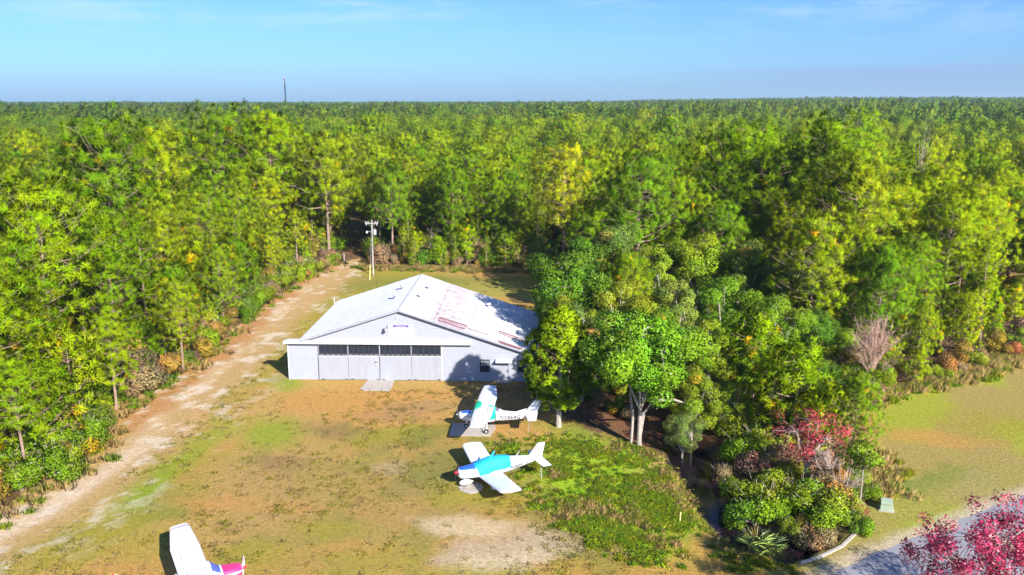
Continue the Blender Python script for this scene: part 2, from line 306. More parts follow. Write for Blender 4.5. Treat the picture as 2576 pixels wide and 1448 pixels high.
# ------------------------------------------------------------------ ground
def build_ground():
    xs = np.concatenate([-np.geomspace(7000, 80, 22), np.arange(-76, 76.1, .45), np.geomspace(80, 7000, 22)])
    ys = np.concatenate([[-300, -60, 0, 20, 32], np.arange(40, 176, .45), np.geomspace(180, 9000, 30)])
    X, Y = np.meshgrid(xs, ys); x = X.ravel(); y = Y.ravel()
    z = ditch_depth(x, y) + hill(x, y) + .05 * (fbm(x * .25, y * .25, 3) - .5) * (~inside([(-24.5, 80), (5, 80), (6, 102), (-24, 102)], x, y))
    n = (len(ys), len(xs)); idx = np.arange(n[0] * n[1]).reshape(n)
    f = np.stack([idx[:-1, :-1], idx[:-1, 1:], idx[1:, 1:], idx[1:, :-1]], -1).reshape(-1, 4)
    me = bpy.data.meshes.new('ground'); me.from_pydata(np.stack([x, y, z], 1).tolist(), [], f.tolist())
    # ground cover colours
    wx = x + 5 * (fbm(x * .09, y * .09, 3) - .5) + 1.6 * (fbm(x * .6, y * .6, 3) - .5); wy = y + 7 * (fbm(x * .08 + 40, y * .08, 3) - .5) + 2 * (fbm(x * .6 + 30, y * .5, 3) - .5)
    dx, dy = project(wx, wy); rx_, ry_ = project(x, y)
    C = np.zeros((len(x), 3)); S = np.full(len(x), .35)
    def put(mask, col):
        C[:] = C * (1 - mask[:, None]) + np.array(col) * mask[:, None]
    n1 = fbm(x * .11, y * .08); n2 = fbm(x * .35 + 60, y * .28); n3 = fbm(x * 1.1, y * .9, 4); n4 = fbm(x * .16 + 90, y * .13 + 5)
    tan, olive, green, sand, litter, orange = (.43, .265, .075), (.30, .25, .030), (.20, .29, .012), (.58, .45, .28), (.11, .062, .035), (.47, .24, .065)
    put(np.ones(len(x)), tan)
    put(sstep(n1 + .35 * n2, .60, .80) * .85, olive)
    put(sstep(n4 + .2 * n3, .62, .74) * .6, orange)
    put(sstep(n2 + .3 * n1, .74, .88) * .5, (.15, .185, .03))
    def blob(px, py, rx, ry, col, amt=1, soft=.6, rot=0):
        a = (dx - px); b = (dy - py); c, s = math.cos(R(rot)), math.sin(R(rot)); u = (a * c + b * s) / rx; v = (-a * s + b * c) / ry
        put((1 - sstep(np.hypot(u, v), 1 - soft, 1 + soft * .5)) * amt, col)
    # distinct turf, soil and sand areas
    blob(900, 1250, 500, 190, (.33, .215, .08), .5)
    blob(640, 1085, 105, 42, green, .75, .7, -8); blob(700, 970, 60, 22, green, .6); blob(960, 1075, 130, 22, olive, .8); blob(1060, 1085, 80, 22, (.14, .17, .03), .6)
    blob(450, 1170, 120, 24, olive, .6, .6, -20); blob(340, 1250, 150, 30, green, .75, .7, -37); blob(470, 1120, 140, 22, green, .65, .7, -40); blob(560, 1020, 90, 20, olive, .6, .6, -35)
    blob(860, 1010, 170, 30, orange, .7); blob(1050, 1000, 160, 22, orange, .7); blob(1000, 1030, 130, 16, (.33, .18, .10), .5); blob(800, 1065, 90, 20, (.22, .14, .06), .6)
    blob(700, 1155, 90, 26, (.27, .155, .07), .6); blob(540, 1260, 160, 30, orange, .6, .6, -5); blob(300, 1370, 170, 60, olive, .55); blob(760, 1270, 130, 24, orange, .5)
    blob(860, 1330, 90, 30, olive, .7); blob(640, 1390, 150, 34, olive, .7); blob(1000, 1400, 110, 32, olive, .6); blob(900, 1380, 120, 20, orange, .5)
    blob(1120, 1170, 80, 60, (.16, .18, .035), .7); blob(1200, 1240, 90, 40, olive, .8); blob(1240, 1130, 90, 26, (.20, .20, .04), .7); blob(1300, 1270, 110, 30, olive, .6)
    blob(1300, 1040, 90, 26, orange, .6); blob(1210, 1330, 150, 26, sand, .75, .5, 6); blob(1330, 1400, 190, 50, (.47, .35, .23), .85, .5); blob(1290, 1440, 140, 30, sand, .7, .6); blob(1480, 1380, 120, 26, (.30, .22, .09), .7, .5, 15)
    blob(1150, 1415, 60, 18, (.46, .36, .25), .5); blob(1000, 1160, 60, 18, (.42, .30, .18), .5)
    # turf behind the hangar
    blob(1050, 720, 260, 34, (.19, .20, .035), .9); blob(1300, 692, 130, 12, orange, .85, .6); blob(1250, 730, 130, 22, (.33, .28, .06), .8); blob(980, 690, 120, 14, olive, .8)
    blob(800, 790, 90, 34, olive, .8, .6, -30); blob(900, 745, 90, 22, olive, .6, .6, -12)
    # right-hand field
    fld = inside(FIELD, x, y)
    put(fld * 1.0, (.30, .31, .03))
    put(fld * sstep(n1 + .3 * n2, .62, .78) * .7, (.34, .22, .09))
    blob(2350, 1125, 160, 26, orange, .75, .6, 5); blob(2160, 1130, 60, 90, orange, .85); blob(2120, 1055, 90, 30, orange, .8); blob(2340, 1235, 190, 26, (.13, .19, .03), .85, .6, -6); blob(2470, 1080, 130, 60, olive, .6)
    blob(2500, 1235, 90, 26, (.36, .27, .16), .6, .6, -15); blob(2560, 715, 60, 40, orange, .9)
    # bank with weeds, dry rim along the ditch
    blob(1500, 1220, 190, 110, (.27, .42, .012), .95, .5, 28); blob(1560, 1330, 200, 60, (.34, .38, .02), .8, .5, 20); blob(1640, 1165, 110, 36, (.38, .29, .09), .85, .5, 12); blob(1445, 1085, 70, 30, (.20, .25, .03), .8)
    lawn = inside(LAWN, x, y)
    dd = dist_line(DITCH, x, y)
    put((1 - sstep(dd, 1.6, 4.2)) * lawn * .9 * (y < 64), (.40, .27, .08))
    # track: sandy ruts in worn turf
    dt = dist_line(TRACK, wx * .5 + x * .5, wy * .5 + y * .5)
    put((1 - sstep(dt, 1.5, 4.8)) * .85, (.46, .29, .13))
    put((1 - sstep(dist_line([(p[0] - 2.6, p[1] + 1.8) for p in TRACK], x, y), .5, 2.6)) * lawn * sstep(y, 60, 74) * .85, (.43, .20, .075))
    rut = (1 - sstep(dist_line([(p[0] - .9, p[1] + .7) for p in TRACK], x + .8 * (n2 - .5), y), .2, 1.4)) * sstep(n2 + .25 * n3, .38, .75)
    put(rut * .6, (.58, .43, .26)); put((1 - sstep(y, 62, 72)) * (1 - sstep(dt, .3, 1.6)) * .85, (.60, .45, .31))
    put(sstep(n3 + .5 * n2, .82, 1.0) * (1 - sstep(dt, 2, 8)) * .8, (.62, .52, .40))
    # road shoulder
    dr = dist_line(ROADC, x, y)
    put((1 - sstep(dr + 1.2 * (n3 - .5), 3.6, 5.2)) * .9 * (y < 80), (.52, .42, .30))
    put(sstep(dr, 4.6, 5.6) * (1 - sstep(dr, 7, 10)) * (y < 62) * (x > 15) * .7, (.30, .26, .06))
    # forest floor
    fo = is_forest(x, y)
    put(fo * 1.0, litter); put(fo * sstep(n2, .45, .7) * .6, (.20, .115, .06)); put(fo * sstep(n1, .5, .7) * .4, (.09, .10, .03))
    br = inside(BRUSH, x, y); put(br * .95, (.13, .10, .04))
    # leaf litter near the office end and below the ditch trees
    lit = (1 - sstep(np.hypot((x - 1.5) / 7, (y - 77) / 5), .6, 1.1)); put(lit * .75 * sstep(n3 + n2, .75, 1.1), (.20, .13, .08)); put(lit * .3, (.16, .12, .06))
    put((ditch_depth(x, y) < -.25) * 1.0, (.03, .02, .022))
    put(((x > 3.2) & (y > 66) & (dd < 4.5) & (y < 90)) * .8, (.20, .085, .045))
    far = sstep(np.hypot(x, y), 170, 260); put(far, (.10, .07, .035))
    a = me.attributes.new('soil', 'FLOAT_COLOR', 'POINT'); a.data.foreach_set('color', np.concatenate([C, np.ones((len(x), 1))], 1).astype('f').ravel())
    me.polygons.foreach_set('use_smooth', [True] * len(f)); me.update()
    m, nt, N, L = nodes('turf_and_soil')
    o = N('ShaderNodeOutputMaterial'); p = N('ShaderNodeBsdfPrincipled'); L(p.outputs[0], o.inputs[0]); p.inputs['Roughness'].default_value = .95; p.inputs['Specular IOR Level'].default_value = .15
    at = N('ShaderNodeAttribute'); at.attribute_name = 'soil'; tc = N('ShaderNodeTexCoord')
    def noise(sc, det=5, rough=.6, st=(1, 1, 1)):
        mp = N('ShaderNodeMapping'); mp.inputs['Scale'].default_value = st; L(tc.outputs['Object'], mp.inputs[0])
        q = N('ShaderNodeTexNoise'); q.inputs['Scale'].default_value = sc; q.inputs['Detail'].default_value = det; q.inputs['Roughness'].default_value = rough; L(mp.outputs[0], q.inputs[0]); return q.outputs[0]
    def mr(v, a, b, c, d):
        r = N('ShaderNodeMapRange'); r.inputs[1].default_value = a; r.inputs[2].default_value = b; r.inputs[3].default_value = c; r.inputs[4].default_value = d; L(v, r.inputs[0]); return r.outputs[0]
    def mix(f, a, b, mode='MIX'):
        q = N('ShaderNodeMix'); q.data_type = 'RGBA'; q.blend_type = mode
        if isinstance(f, float): q.inputs[0].default_value = f
        else: L(f, q.inputs[0])
        L(a, q.inputs[6])
        if isinstance(b, tuple): q.inputs[7].default_value = (*b, 1)
        else: L(b, q.inputs[7])
        return q.outputs[2]
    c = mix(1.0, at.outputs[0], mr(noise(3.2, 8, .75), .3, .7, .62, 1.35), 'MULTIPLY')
    c = mix(mr(noise(1.3, 6, .7), .54, .68, 0, .4), c, (.25, .24, .03))
    c = mix(mr(noise(5.5, 3, .6, (1, .8, 1)), .66, .71, 0, .65), c, (.60, .49, .34))
    c = mix(mr(noise(7.5, 2, .5), .67, .73, 0, .6), c, (.13, .09, .05))
    L(c, p.inputs['Base Color'])
    b = N('ShaderNodeBump'); b.inputs['Strength'].default_value = .9; b.inputs['Distance'].default_value = .12; L(noise(6, 8, .75), b.inputs['Height']); L(b.outputs[0], p.inputs['Normal'])
    me.materials.append(m)
    g = bpy.data.objects.new('ground', me); COL.objects.link(g); tag(g, 'mown turf, dry soil and leaf litter around the hangar', kind='structure')
build_ground()
def ground_z(x, y):
    return float(ditch_depth(np.array([x]), np.array([y]))[0] + hill(np.array([x]), np.array([y]))[0])

def strip(name, line, w, z, mat, label, jag=0, kind='structure'):
    r = random.Random(3); pts = [Vector((*p, 0)) for p in line]; dense = []
    for a, b in zip(pts[:-1], pts[1:]):
        k = max(1, int((b - a).length / 1.0))
        for i in range(k): dense.append(a.lerp(b, i / k))
    dense.append(pts[-1]); vs = []
    for i, p in enumerate(dense):
        d = (dense[min(i + 1, len(dense) - 1)] - dense[max(i - 1, 0)]).normalized(); nn = Vector((-d.y, d.x, 0))
        for s in (1, .5, 0, -.5, -1):
            q = p + nn * s * (w / 2 + (r.uniform(-jag, jag) if abs(s) == 1 else 0)); vs.append((q.x, q.y, z + (.0 if abs(s) < 1 else -.03)))
    fs = [(i * 5 + k, i * 5 + k + 1, i * 5 + k + 6, i * 5 + k + 5) for i in range(len(dense) - 1) for k in range(4)]
    o = MB().add(vs, fs).build(name, mat); tag(o, label, kind=kind); return o
M['asphalt'] = paint('sun_bleached_asphalt', (.25, .245, .27), .9, var=.06, scale=.6, dirt=(.20, .20, .225), dirt_amt=.35, bump=.2, stretch=(1, 1, 1))
strip('road', ROADC, 7.2, .035, M['asphalt'], 'sun-bleached grey asphalt road crossing the corner beyond the ditch', .22)
def water_material():
    m, nt, N, L = nodes('dark_ditch_water')
    o = N('ShaderNodeOutputMaterial'); p = N('ShaderNodeBsdfPrincipled'); L(p.outputs[0], o.inputs[0]); tc = N('ShaderNodeTexCoord')
    v = N('ShaderNodeTexNoise'); v.inputs['Scale'].default_value = 9; v.inputs['Detail'].default_value = 4; L(tc.outputs['Object'], v.inputs[0])
    r = N('ShaderNodeMapRange'); r.inputs[1].default_value = .60; r.inputs[2].default_value = .68; L(v.outputs[0], r.inputs[0])
    n2 = N('ShaderNodeTexNoise'); n2.inputs['Scale'].default_value = .8; L(tc.outputs['Object'], n2.inputs[0])
    cr = N('ShaderNodeValToRGB'); cr.color_ramp.elements[0].position = .42; cr.color_ramp.elements[0].color = (.015, .01, .03, 1); cr.color_ramp.elements[1].position = .62; cr.color_ramp.elements[1].color = (.11, .025, .04, 1); L(n2.outputs[0], cr.inputs[0])
    mx = N('ShaderNodeMix'); mx.data_type = 'RGBA'; L(r.outputs[0], mx.inputs[0]); mx.inputs[6].default_value = (.008, .006, .01, 1); L(cr.outputs[0], mx.inputs[7])
    L(mx.outputs[2], p.inputs['Base Color']); p.inputs['Roughness'].default_value = .12; p.inputs['Specular IOR Level'].default_value = .2; return m
strip('ditch_water', DITCH[3:], 3.2, -.48, water_material(), 'dark still water with fallen leaves in the ditch')

# ------------------------------------------------------------------ hangar
HX, HY, HROT = -22.57, 82.55, R(-1.6)
def hangar():
    H = empty('hangar', (HX, HY, 0), HROT, 'white gabled metal hangar with four sliding doors and an office end', 'hangar')
    W, D, UP, ZP, ZH = 25.0, 17.2, 11.39, 7.35, 3.82
    OV = .42
    def roofz(u): return ZP - (UP - u) * .3215 if u < UP else ZP - (u - UP) * .335
    # clapboard siding: courses that each lean out at the foot
    def siding(u0, u1, z0, z1, y, name, slope=False):
        b = MB(); c = .25; z = z0
        while z < z1 - .001:
            t = min(z + c, z1)
            if slope:
                a0 = max(u0, UP - (ZP - .06 - z) / .3215); b0 = min(u1, UP + (ZP - .06 - z) / .335); a1 = max(u0, UP - (ZP - .06 - t) / .3215); b1 = min(u1, UP + (ZP - .06 - t) / .335)
                if b1 < a1: a1 = b1 = UP
            else: a0 = a1 = u0; b0 = b1 = u1
            b.add([(a0, y - .034, z), (b0, y - .034, z), (b1, y - .002, t), (a1, y - .002, t), (a0, y + .01, z), (b0, y + .01, z)], [(0, 1, 2, 3), (4, 5, 1, 0)]); z = t
        return b.build(name, M['white_wall'], H)
    siding(0, 3.12, 0, ZH, 0, 'siding'); 
    # wall beyond the doors, with openings cut for two windows and the office door
    b = MB(); z = 0; c = .25
    holes = [(19.36, 20.34, .90, 2.20), (21.24, 22.28, 0, 2.04), (23.12, 24.10, .90, 2.20)]
    while z < 4.9:
        t = z + c
        segs = [(15.52, W)]
        for h0, h1, q0, q1 in holes:
            if z + .125 > q0 - .02 and z + .125 < q1:
                segs = [s for a, bb in segs for s in ([(a, h0), (h1, bb)] if a < h0 and bb > h1 else [(a, bb)])]
        for a, bb in segs:
            e0 = min(bb, UP + (ZP - .06 - z) / .335); e1 = min(bb, UP + (ZP - .06 - t) / .335)
            e0 = max(e0, a); e1 = max(e1, a)
            if z >= ZH - .05 and a < 18.62: a = 18.62
            if e0 <= a: continue
            e1 = max(e1, a)
            b.add([(a, -.034, z), (e0, -.034, z), (e1, -.002, t), (a, -.002, t), (a, .01, z), (e0, .01, z)], [(0, 1, 2, 3), (4, 5, 1, 0)])
        z = t
    b.build('siding', M['white_wall'], H)
    siding(1.3, 18.62, 4.18, ZP - .08, -.0, 'gable_siding', True)
    # structural shell
    wl = MB(); wl.box(0, W, .02, .12, 0, 2.7) if False else None
    s = MB(); s.box(0, .1, .02, .45, 0, 3.72); s.box(.1, 1.3, .35, .45, 0, 3.72); s.build('door_pocket', M['white_wall'], H)
    s = MB(); s.box(1.3, 1.4, .02, D, 0, 3.98); s.build('side_wall', M['white_wall'], H)
    s = MB(); s.box(W - .1, W, .02, D, 0, 2.62); s.build('side_wall', M['white_wall'], H)
    s = MB(); s.add([(1.4, D, .001), (W, D, 0), (W, D, 2.6), (UP, D, ZP - .15), (1.4, D, roofz(1.4) - .15), (1.4, D, 0)], [(0, 1, 2, 3, 4, 5)]); s.build('rear_wall', M['white_wall'], H)
    s = MB(); s.box(.1, W - .1, .2, D - .1, .02, .08); s.build('floor_slab', M['concrete'], H)
    # flat-topped door header box
    s = MB(); s.box(-.17, 18.62, -.42, .02, ZH, 4.17); hd = s.build('door_header', M['trim'], H, bevel=.02)
    s = MB(); s.box(-.10, 18.55, -.34, -.10, ZH - .07, ZH - .003); s.build('door_rail', M['dark_frame'], H)
    s = MB(); s.box(-.1, 1.35, .02, .55, 3.74, 4.10); s.build('pocket_cap', M['trim'], H)
    s = MB(); s.tube([(-.22, -.36, 3.86), (-.32, -.36, 3.86)], .12, 10); s.tube([(-.22, -.2, 4.02), (-.34, -.2, 4.02)], .09, 10); s.build('rail_end_cap', M['trim'], H)
    # corner boards
    for u in (-.02, 3.06, 15.5, W - .06):
        s = MB(); s.box(u, u + .09, -.045, .0, 0, ZH - .01 if u < 18 else 2.62); s.build('corner_board', M['trim'], H)
    # roof sheets: rows of lapped sheets, one object each, shared meshes
    def sheet_mesh(L_, w, mat):
        b = MB(); n = 3; th = .025
        for k in range(n):
            y0 = w * k / n; y1 = w * (k + 1) / n; ym = y0 + .05
            b.add([(0, y0, 0), (L_, y0, 0), (L_, ym, .028), (0, ym, .028), (0, ym + .05, .028), (L_, ym + .05, .028), (L_, ym + .1, 0), (0, ym + .1, 0), (0, y1, 0), (L_, y1, 0)],
                  [(0, 1, 2, 3), (3, 2, 5, 4), (4, 5, 6, 7), (7, 6, 9, 8)])
        b.add([(L_, 0, 0), (L_, w, 0), (L_, w, -.03), (L_, 0, -.03)], [(0, 1, 2, 3)]); b.add([(0, 0, -.03), (0, 0, 0), (L_, 0, 0), (L_, 0, -.03)], [(0, 1, 2, 3)])
        b.add([(0, w, -.03), (0, w, 0), (L_, w, 0), (L_, w, -.03)], [(3, 2, 1, 0)])
        return b
    rnd = random.Random(5); ncol = 18; wid = (D + OV + .3) / ncol
    for side in (1, -1):
        run = (W + .25 - UP) if side == 1 else (UP - 1.1)
        sl = .335 if side == 1 else .3215; ang = math.atan(sl); Ls = run / math.cos(ang); rows = 4 if side == 1 else 3
        Lr = Ls / rows
        proto = None
        for rrow in range(rows):
            for cidx in range(ncol):
                if proto is None:
                    proto = sheet_mesh(Lr - .03, wid - .045, M['roof']).build('roof_sheet', M['roof'], H); o = proto
                    # bake transform into UV-free object space via shared material in hangar space
                else:
                    o = proto.copy(); COL.objects.link(o); o.parent = H
                u = UP + side * (rrow * Lr) * math.cos(ang); zz = ZP - (rrow * Lr) * math.sin(ang) + .045 * (rows - rrow) / rows + rnd.uniform(0, .008)
                y = -OV + cidx * wid
                if side == 1: o.location = (u, y, zz); o.rotation_euler = (0, ang, 0)
                else: o.location = (u, y + wid, zz); o.rotation_euler = (0, ang, math.pi)
    # roof deck below the sheets keeps light out
    s = MB()
    for (a, bq) in ((1.15, UP), (UP, W + .2)):
        s.add([(a, -OV + .03, roofz(a) - .03), (bq, -OV + .03, roofz(bq) - .03), (bq, D + .25, roofz(bq) - .03), (a, D + .25, roofz(a) - .03), (a, -OV + .03, roofz(a) - .12), (bq, -OV + .03, roofz(bq) - .12), (bq, D + .25, roofz(bq) - .12), (a, D + .25, roofz(a) - .12)],
              [(0, 1, 2, 3), (7, 6, 5, 4), (0, 4, 5, 1), (3, 2, 6, 7), (0, 3, 7, 4), (1, 5, 6, 2)])
    s.build('roof_deck', M['fascia'], H)
    for (a, bq) in ((1.25, UP), (UP, W + .2)):
        s = MB(); y = -OV - .03
        s.add([(a, y, roofz(a) + .05), (bq, y, roofz(bq) + .05), (bq, y, roofz(bq) - .13), (a, y, roofz(a) - .13), (a, y + .05, roofz(a) + .05), (bq, y + .05, roofz(bq) + .05), (bq, y + .05, roofz(bq) - .13), (a, y + .05, roofz(a) - .13)],
              [(0, 3, 2, 1), (4, 5, 6, 7), (0, 1, 5, 4), (3, 7, 6, 2)]); s.build('rake_board', M['fascia'], H)
    s = MB(); s.add([(UP - .22, -OV, ZP - .01), (UP, -OV, ZP + .085), (UP + .22, -OV, ZP - .01), (UP - .22, D + .27, ZP - .01), (UP, D + .27, ZP + .085), (UP + .22, D + .27, ZP - .01)], [(0, 1, 4, 3), (1, 2, 5, 4)]); s.build('ridge_cap', M['roof'], H)
    # exposed old rusty sheets (length down the slope, place along the roof)
    ang = math.atan(.335)
    def patch(d0, ln, y, w, mat):
        s = MB(); s.box(0, ln, 0, w, 0, .02); o = s.build('rusty_sheet', mat, H)
        o.location = (UP + d0 * math.cos(ang), y, ZP - d0 * math.sin(ang) + .075 - .0); o.rotation_euler = (0, ang, 0)
    patch(4.0, 3.0, 1.55, .32, M['rust']); patch(3.95, 5.3, .95, .20, M['rust']); patch(3.95, 2.9, .42, .28, M['rust']); patch(4.0, 2.8, -.05, .30, M['rust_pale']); patch(4.05, 2.6, -.38, .24, M['rust_pale'])
    patch(10.2, 2.7, 3.55, .34, M['rust']); patch(10.2, 2.8, 2.9, .22, M['rust']); patch(10.3, 2.6, .10, .26, M['rust']); patch(10.5, 2.2, -.25, .24, M['rust'])
    # sliding doors
    edges = [3.16, 6.12, 9.31, 12.50, 15.50]; depth = [-.10, -.17, -.10, -.17]
    for i in range(4):
        a, e = edges[i] + .008, edges[i + 1] - .008; y = -.12 if i % 2 else -.2
        s = MB(); s.box(a, e, y, y + .05, .06, 2.56); s.box(a, a + .035, y, y + .05, 2.56, ZH - .09); s.box(e - .035, e, y, y + .05, 2.56, ZH - .09); s.box(a + .07, e - .07, y, y + .05, 3.68, ZH - .09)
        d = s.build('sliding_door', M['door_metal'], H)
        s = MB(); s.box(a - .003, e + .003, y - .02, y - .002, 2.51, 2.575); t = s.build('sill_strip', M['trim'], d)
        n = 5 if i in (0, 3) else 6; pw = (e - a - .14) / n
        pm = None
        for k in range(n):
            s = MB(); x0 = a + .07 + k * pw; s.box(x0 + .03, x0 + pw - .03, y + .02, y + .035, 2.78, 3.68); s.build('upper_pane', M['pane_dark'], d)
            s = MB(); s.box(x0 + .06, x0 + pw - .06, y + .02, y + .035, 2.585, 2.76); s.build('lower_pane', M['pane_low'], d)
        s = MB()
        for k in range(n + 1):
            xx = a + .07 + k * pw; s.box(xx - .03, xx + .03, y + .012, y + .042, 2.58, 3.68)
        s.box(a + .07, e - .07, y + .016, y + .046, 2.757, 2.783); s.build('mullion', M['dark_frame'], d)
        for q in (a + .25, e - .35):
            s = MB(); s.box(q, q + .22, y - .03, y + .0, .10, .16); s.build('roller_bracket', M['dark_frame'], d)
        s = MB(); s.box(a - .012 if i else a - .03, a + .012, y - .012, y + .0, .06, 2.5); s.build('door_edge', M['dark_frame'] if i else M['fascia'], d)
    s = MB(); s.box(9.29, 9.33, -.235, -.21, 2.58, 3.74); s.build('meeting_stile', M['trim'], H)
    # office windows
    for u in (19.36, 23.12):
        s = MB(); s.box(u, u + .98, -.03, .03, .90, .98); s.box(u, u + .98, -.03, .03, 2.12, 2.20); s.box(u, u + .06, -.03, .03, .98, 2.12); s.box(u + .92, u + .98, -.03, .03, .98, 2.12); s.box(u + .06, u + .92, -.034, .02, 1.52, 1.58)
        w = s.build('window', M['dark_frame'], H)
        for r_, (z0, z1) in enumerate(((.98, 1.25), (1.25, 1.52), (1.58, 1.85), (1.85, 2.12))):
            for k in range(3):
                s = MB(); s.box(u + .08 + k * .28, u + .34 + k * .28, -.008, .004, z0 + .015, z1 - .015); s.build('pane', M['pane_pale'] if r_ > 1 else M['pane_dark'], w)
        s = MB()
        for k in (1, 2): s.box(u + .055 + k * .28, u + .085 + k * .28, -.018, -.009, .98, 2.12)
        for zz in (1.25, 1.85): s.box(u + .06, u + .92, -.016, -.007, zz - .012, zz + .012)
        s.build('glazing_bar', M['dark_frame'], w)
    # office door with small canopy
    s = MB(); s.box(21.30, 22.22, .02, .06, .05, 1.98); d = s.build('office_door', M['white_wall'], H)
    s = MB(); s.tube([(22.12, -.03, .98), (22.12, -.03, 1.16)], .02, 6); s.box(22.08, 22.16, -.01, .02, .93, 1.2); s.build('door_handle', M['dark_frame'], d)
    s = MB(); s.box(21.22, 21.30, -.03, .05, 0, 2.03); s.box(22.22, 22.30, -.03, .05, 0, 2.03); s.box(21.30, 22.22, -.03, .05, 1.98, 2.03); s.build('door_frame', M['fascia'], H)
    s = MB(); s.add([(20.95, 0, 2.36), (22.6, 0, 2.36), (22.6, -.62, 2.14), (20.95, -.62, 2.14), (20.95, 0, 2.30), (22.6, 0, 2.30), (22.6, -.62, 2.06), (20.95, -.62, 2.06)], [(0, 3, 2, 1), (4, 5, 6, 7), (3, 7, 6, 2), (0, 4, 7, 3), (1, 2, 6, 5)]); s.build('door_canopy', M['trim'], H)
    s = MB(); s.box(21.1, 22.4, -.75, -.03, 0, .14); s.build('door_step', M['concrete'], H, bevel=.02)
    s = MB(); s.tube([(W - .3, -.07, .1), (W - .3, -.07, 1.6)], .035, 6); s.build('conduit', M['dark_frame'], H)
    for nd in M['roof'].node_tree.nodes:
        if nd.type == 'TEX_COORD': nd.object = H
    return H
HG = hangar()
def on_hangar(u, y, z): return HG_M @ Vector((u, y, z))
HG_M = Matrix.Translation((HX, HY, 0)) @ Matrix.Rotation(HROT, 4, 'Z')

def text_mesh(body, size, shear=0, bold=0.0, align='CENTER', space=1.0):
    cu = bpy.data.curves.new('t', 'FONT'); cu.body = body; cu.size = size; cu.shear = shear; cu.align_x = align; cu.offset = bold; cu.space_character = space; cu.resolution_u = 3
    o = bpy.data.objects.new('t', cu); COL.objects.link(o); bpy.context.view_layer.update()
    me = bpy.data.meshes.new_from_object(o); bpy.data.objects.remove(o); bpy.data.curves.remove(cu)
    vs = [tuple(v.co) for v in me.vertices]; fs = [tuple(p.vertices) for p in me.polygons]; bpy.data.meshes.remove(me); return vs, fs
# gable sign
def sign():
    S = empty('gable_sign', on_hangar(11.50, -.06, 4.50), HROT, 'wide white sign board lettered CHAPTER 202 on the gable above the sliding doors', 'sign')
    W, Hh = 2.52, 1.27
    b = MB(); b.box(-W / 2, W / 2, -.03, .03, 0, Hh); b.build('board', M['sign_white'], S)
    def put(body, size, x, z, mat, name='lettering', bold=.004, shear=0):
        vs, fs = text_mesh(body, size, shear, bold); q = MB().add([(v[0] + x, -.036 - .002, v[1] + z) for v in vs], fs); return q.build(name, mat, S)
    pts = []
    n = 10
    x0, x1, zc, r = -.70, .70, 1.14, .125
    for k in range(n + 1): pts.append((x1 + r * math.sin(math.pi * k / n), zc + r * math.cos(math.pi * k / n)))
    for k in range(n + 1): pts.append((x0 - r * math.sin(math.pi * k / n), zc - r * math.cos(math.pi * k / n)))
    b = MB(); b.add([(p[0], -.034, p[1]) for p in pts], [tuple(range(len(pts)))[::-1]]); b.build('title_panel', M['purple_ink'], S)
    put('CHAPTER 202', .17, 0, 1.08, M['sign_white'], bold=.0)
    b = MB(); b.box(-W / 2, -.84, -.036, -.03, 1.125, 1.145); b.box(.84, W / 2, -.036, -.03, 1.125, 1.145); b.build('rule', M['ink'], S)
    ring = MB(); nn = 28; o_ = [(.0 + .355 * math.cos(6.2832 * k / nn), -.036, .58 + .355 * math.sin(6.2832 * k / nn)) for k in range(nn)]; i_ = [(.32 * math.cos(6.2832 * k / nn), -.036, .58 + .32 * math.sin(6.2832 * k / nn)) for k in range(nn)]
    ring.add(o_ + i_, [(k, (k + 1) % nn, nn + (k + 1) % nn, nn + k) for k in range(nn)]); ring.build('ring_emblem', M['ink_light'], S)
    b = MB()   # unreadable small copy: short grey dashes as blurred as in the picture
    rn = random.Random(2)
    for sx, rows in ((-.83, ((.86, .62), (.73, .62), (.60, .40), (.46, .66))), (.82, ((.84, .64), (.70, .66), (.57, .66), (.43, .34)))):
        for z, w in rows:
            x = sx - w / 2
            while x < sx + w / 2 - .03:
                l = rn.uniform(.05, .13); b.box(x, min(x + l, sx + w / 2), -.036, -.031, z - .016, z + .016); x += l + .035
    for z, w in ((.70, .3), (.58, .16), (.44, .3)): b.box(-w / 2 - .03, w / 2 - .03, -.036, -.031, z - .012, z + .012)
    tag(b.build('small_lettering', M['ink_light'], S), kind='stuff')
sign()
def notice():
    S = empty('door_notice', on_hangar(9.02, -.215, 1.62), HROT, 'small dark and white notice fixed to the sliding door beside the meeting edge', 'notice')
    b = MB(); b.box(-.15, .15, -.03, 0, 0, .56); b.build('plate', M['sign_white'], S)
    b = MB(); b.box(-.13, .13, -.036, -.031, .15, .45); b.build('picture_panel', M['ink'], S)
    b = MB(); b.add([(-.09, -.040, .36), (.0, -.040, .33), (.1, -.040, .35), (.03, -.040, .40)], [(0, 1, 2, 3)]); b.box(-.1, .1, -.0405, -.0375, .18, .25); b.build('pale_mark', M['sign_white'], S)
    b = MB(); b.box(-.12, .12, -.036, -.031, .49, .525); b.build('heading_line', M['ink_light'], S)
notice()
def gable_lamp():
    S = empty('gable_lamp', on_hangar(11.2, -.06, 6.55), HROT, 'grey barn lamp on an angled arm above the sign', 'lamp')
    b = MB(); b.box(-.1, .1, -.02, .04, -.12, .12); b.build('mount', M['trim'], S)
    b = MB(); b.tube([(0, -.05, 0), (-.12, -.4, -.12), (-.62, -.95, -.5), (-.7, -1.05, -.52)], .028, 8); b.build('arm', M['grey_metal'], S)
    b = MB(); b.loft([[(-.70 + r * math.cos(t * .5236), -1.05 + r * math.sin(t * .5236), z) for t in range(12)] for z, r in ((-.42, .03), (-.47, .09), (-.62, .13), (-.78, .14), (-.84, .20), (-.86, .205))]); b.build('shade', M['grey_metal'], S, smooth=True)
gable_lamp()
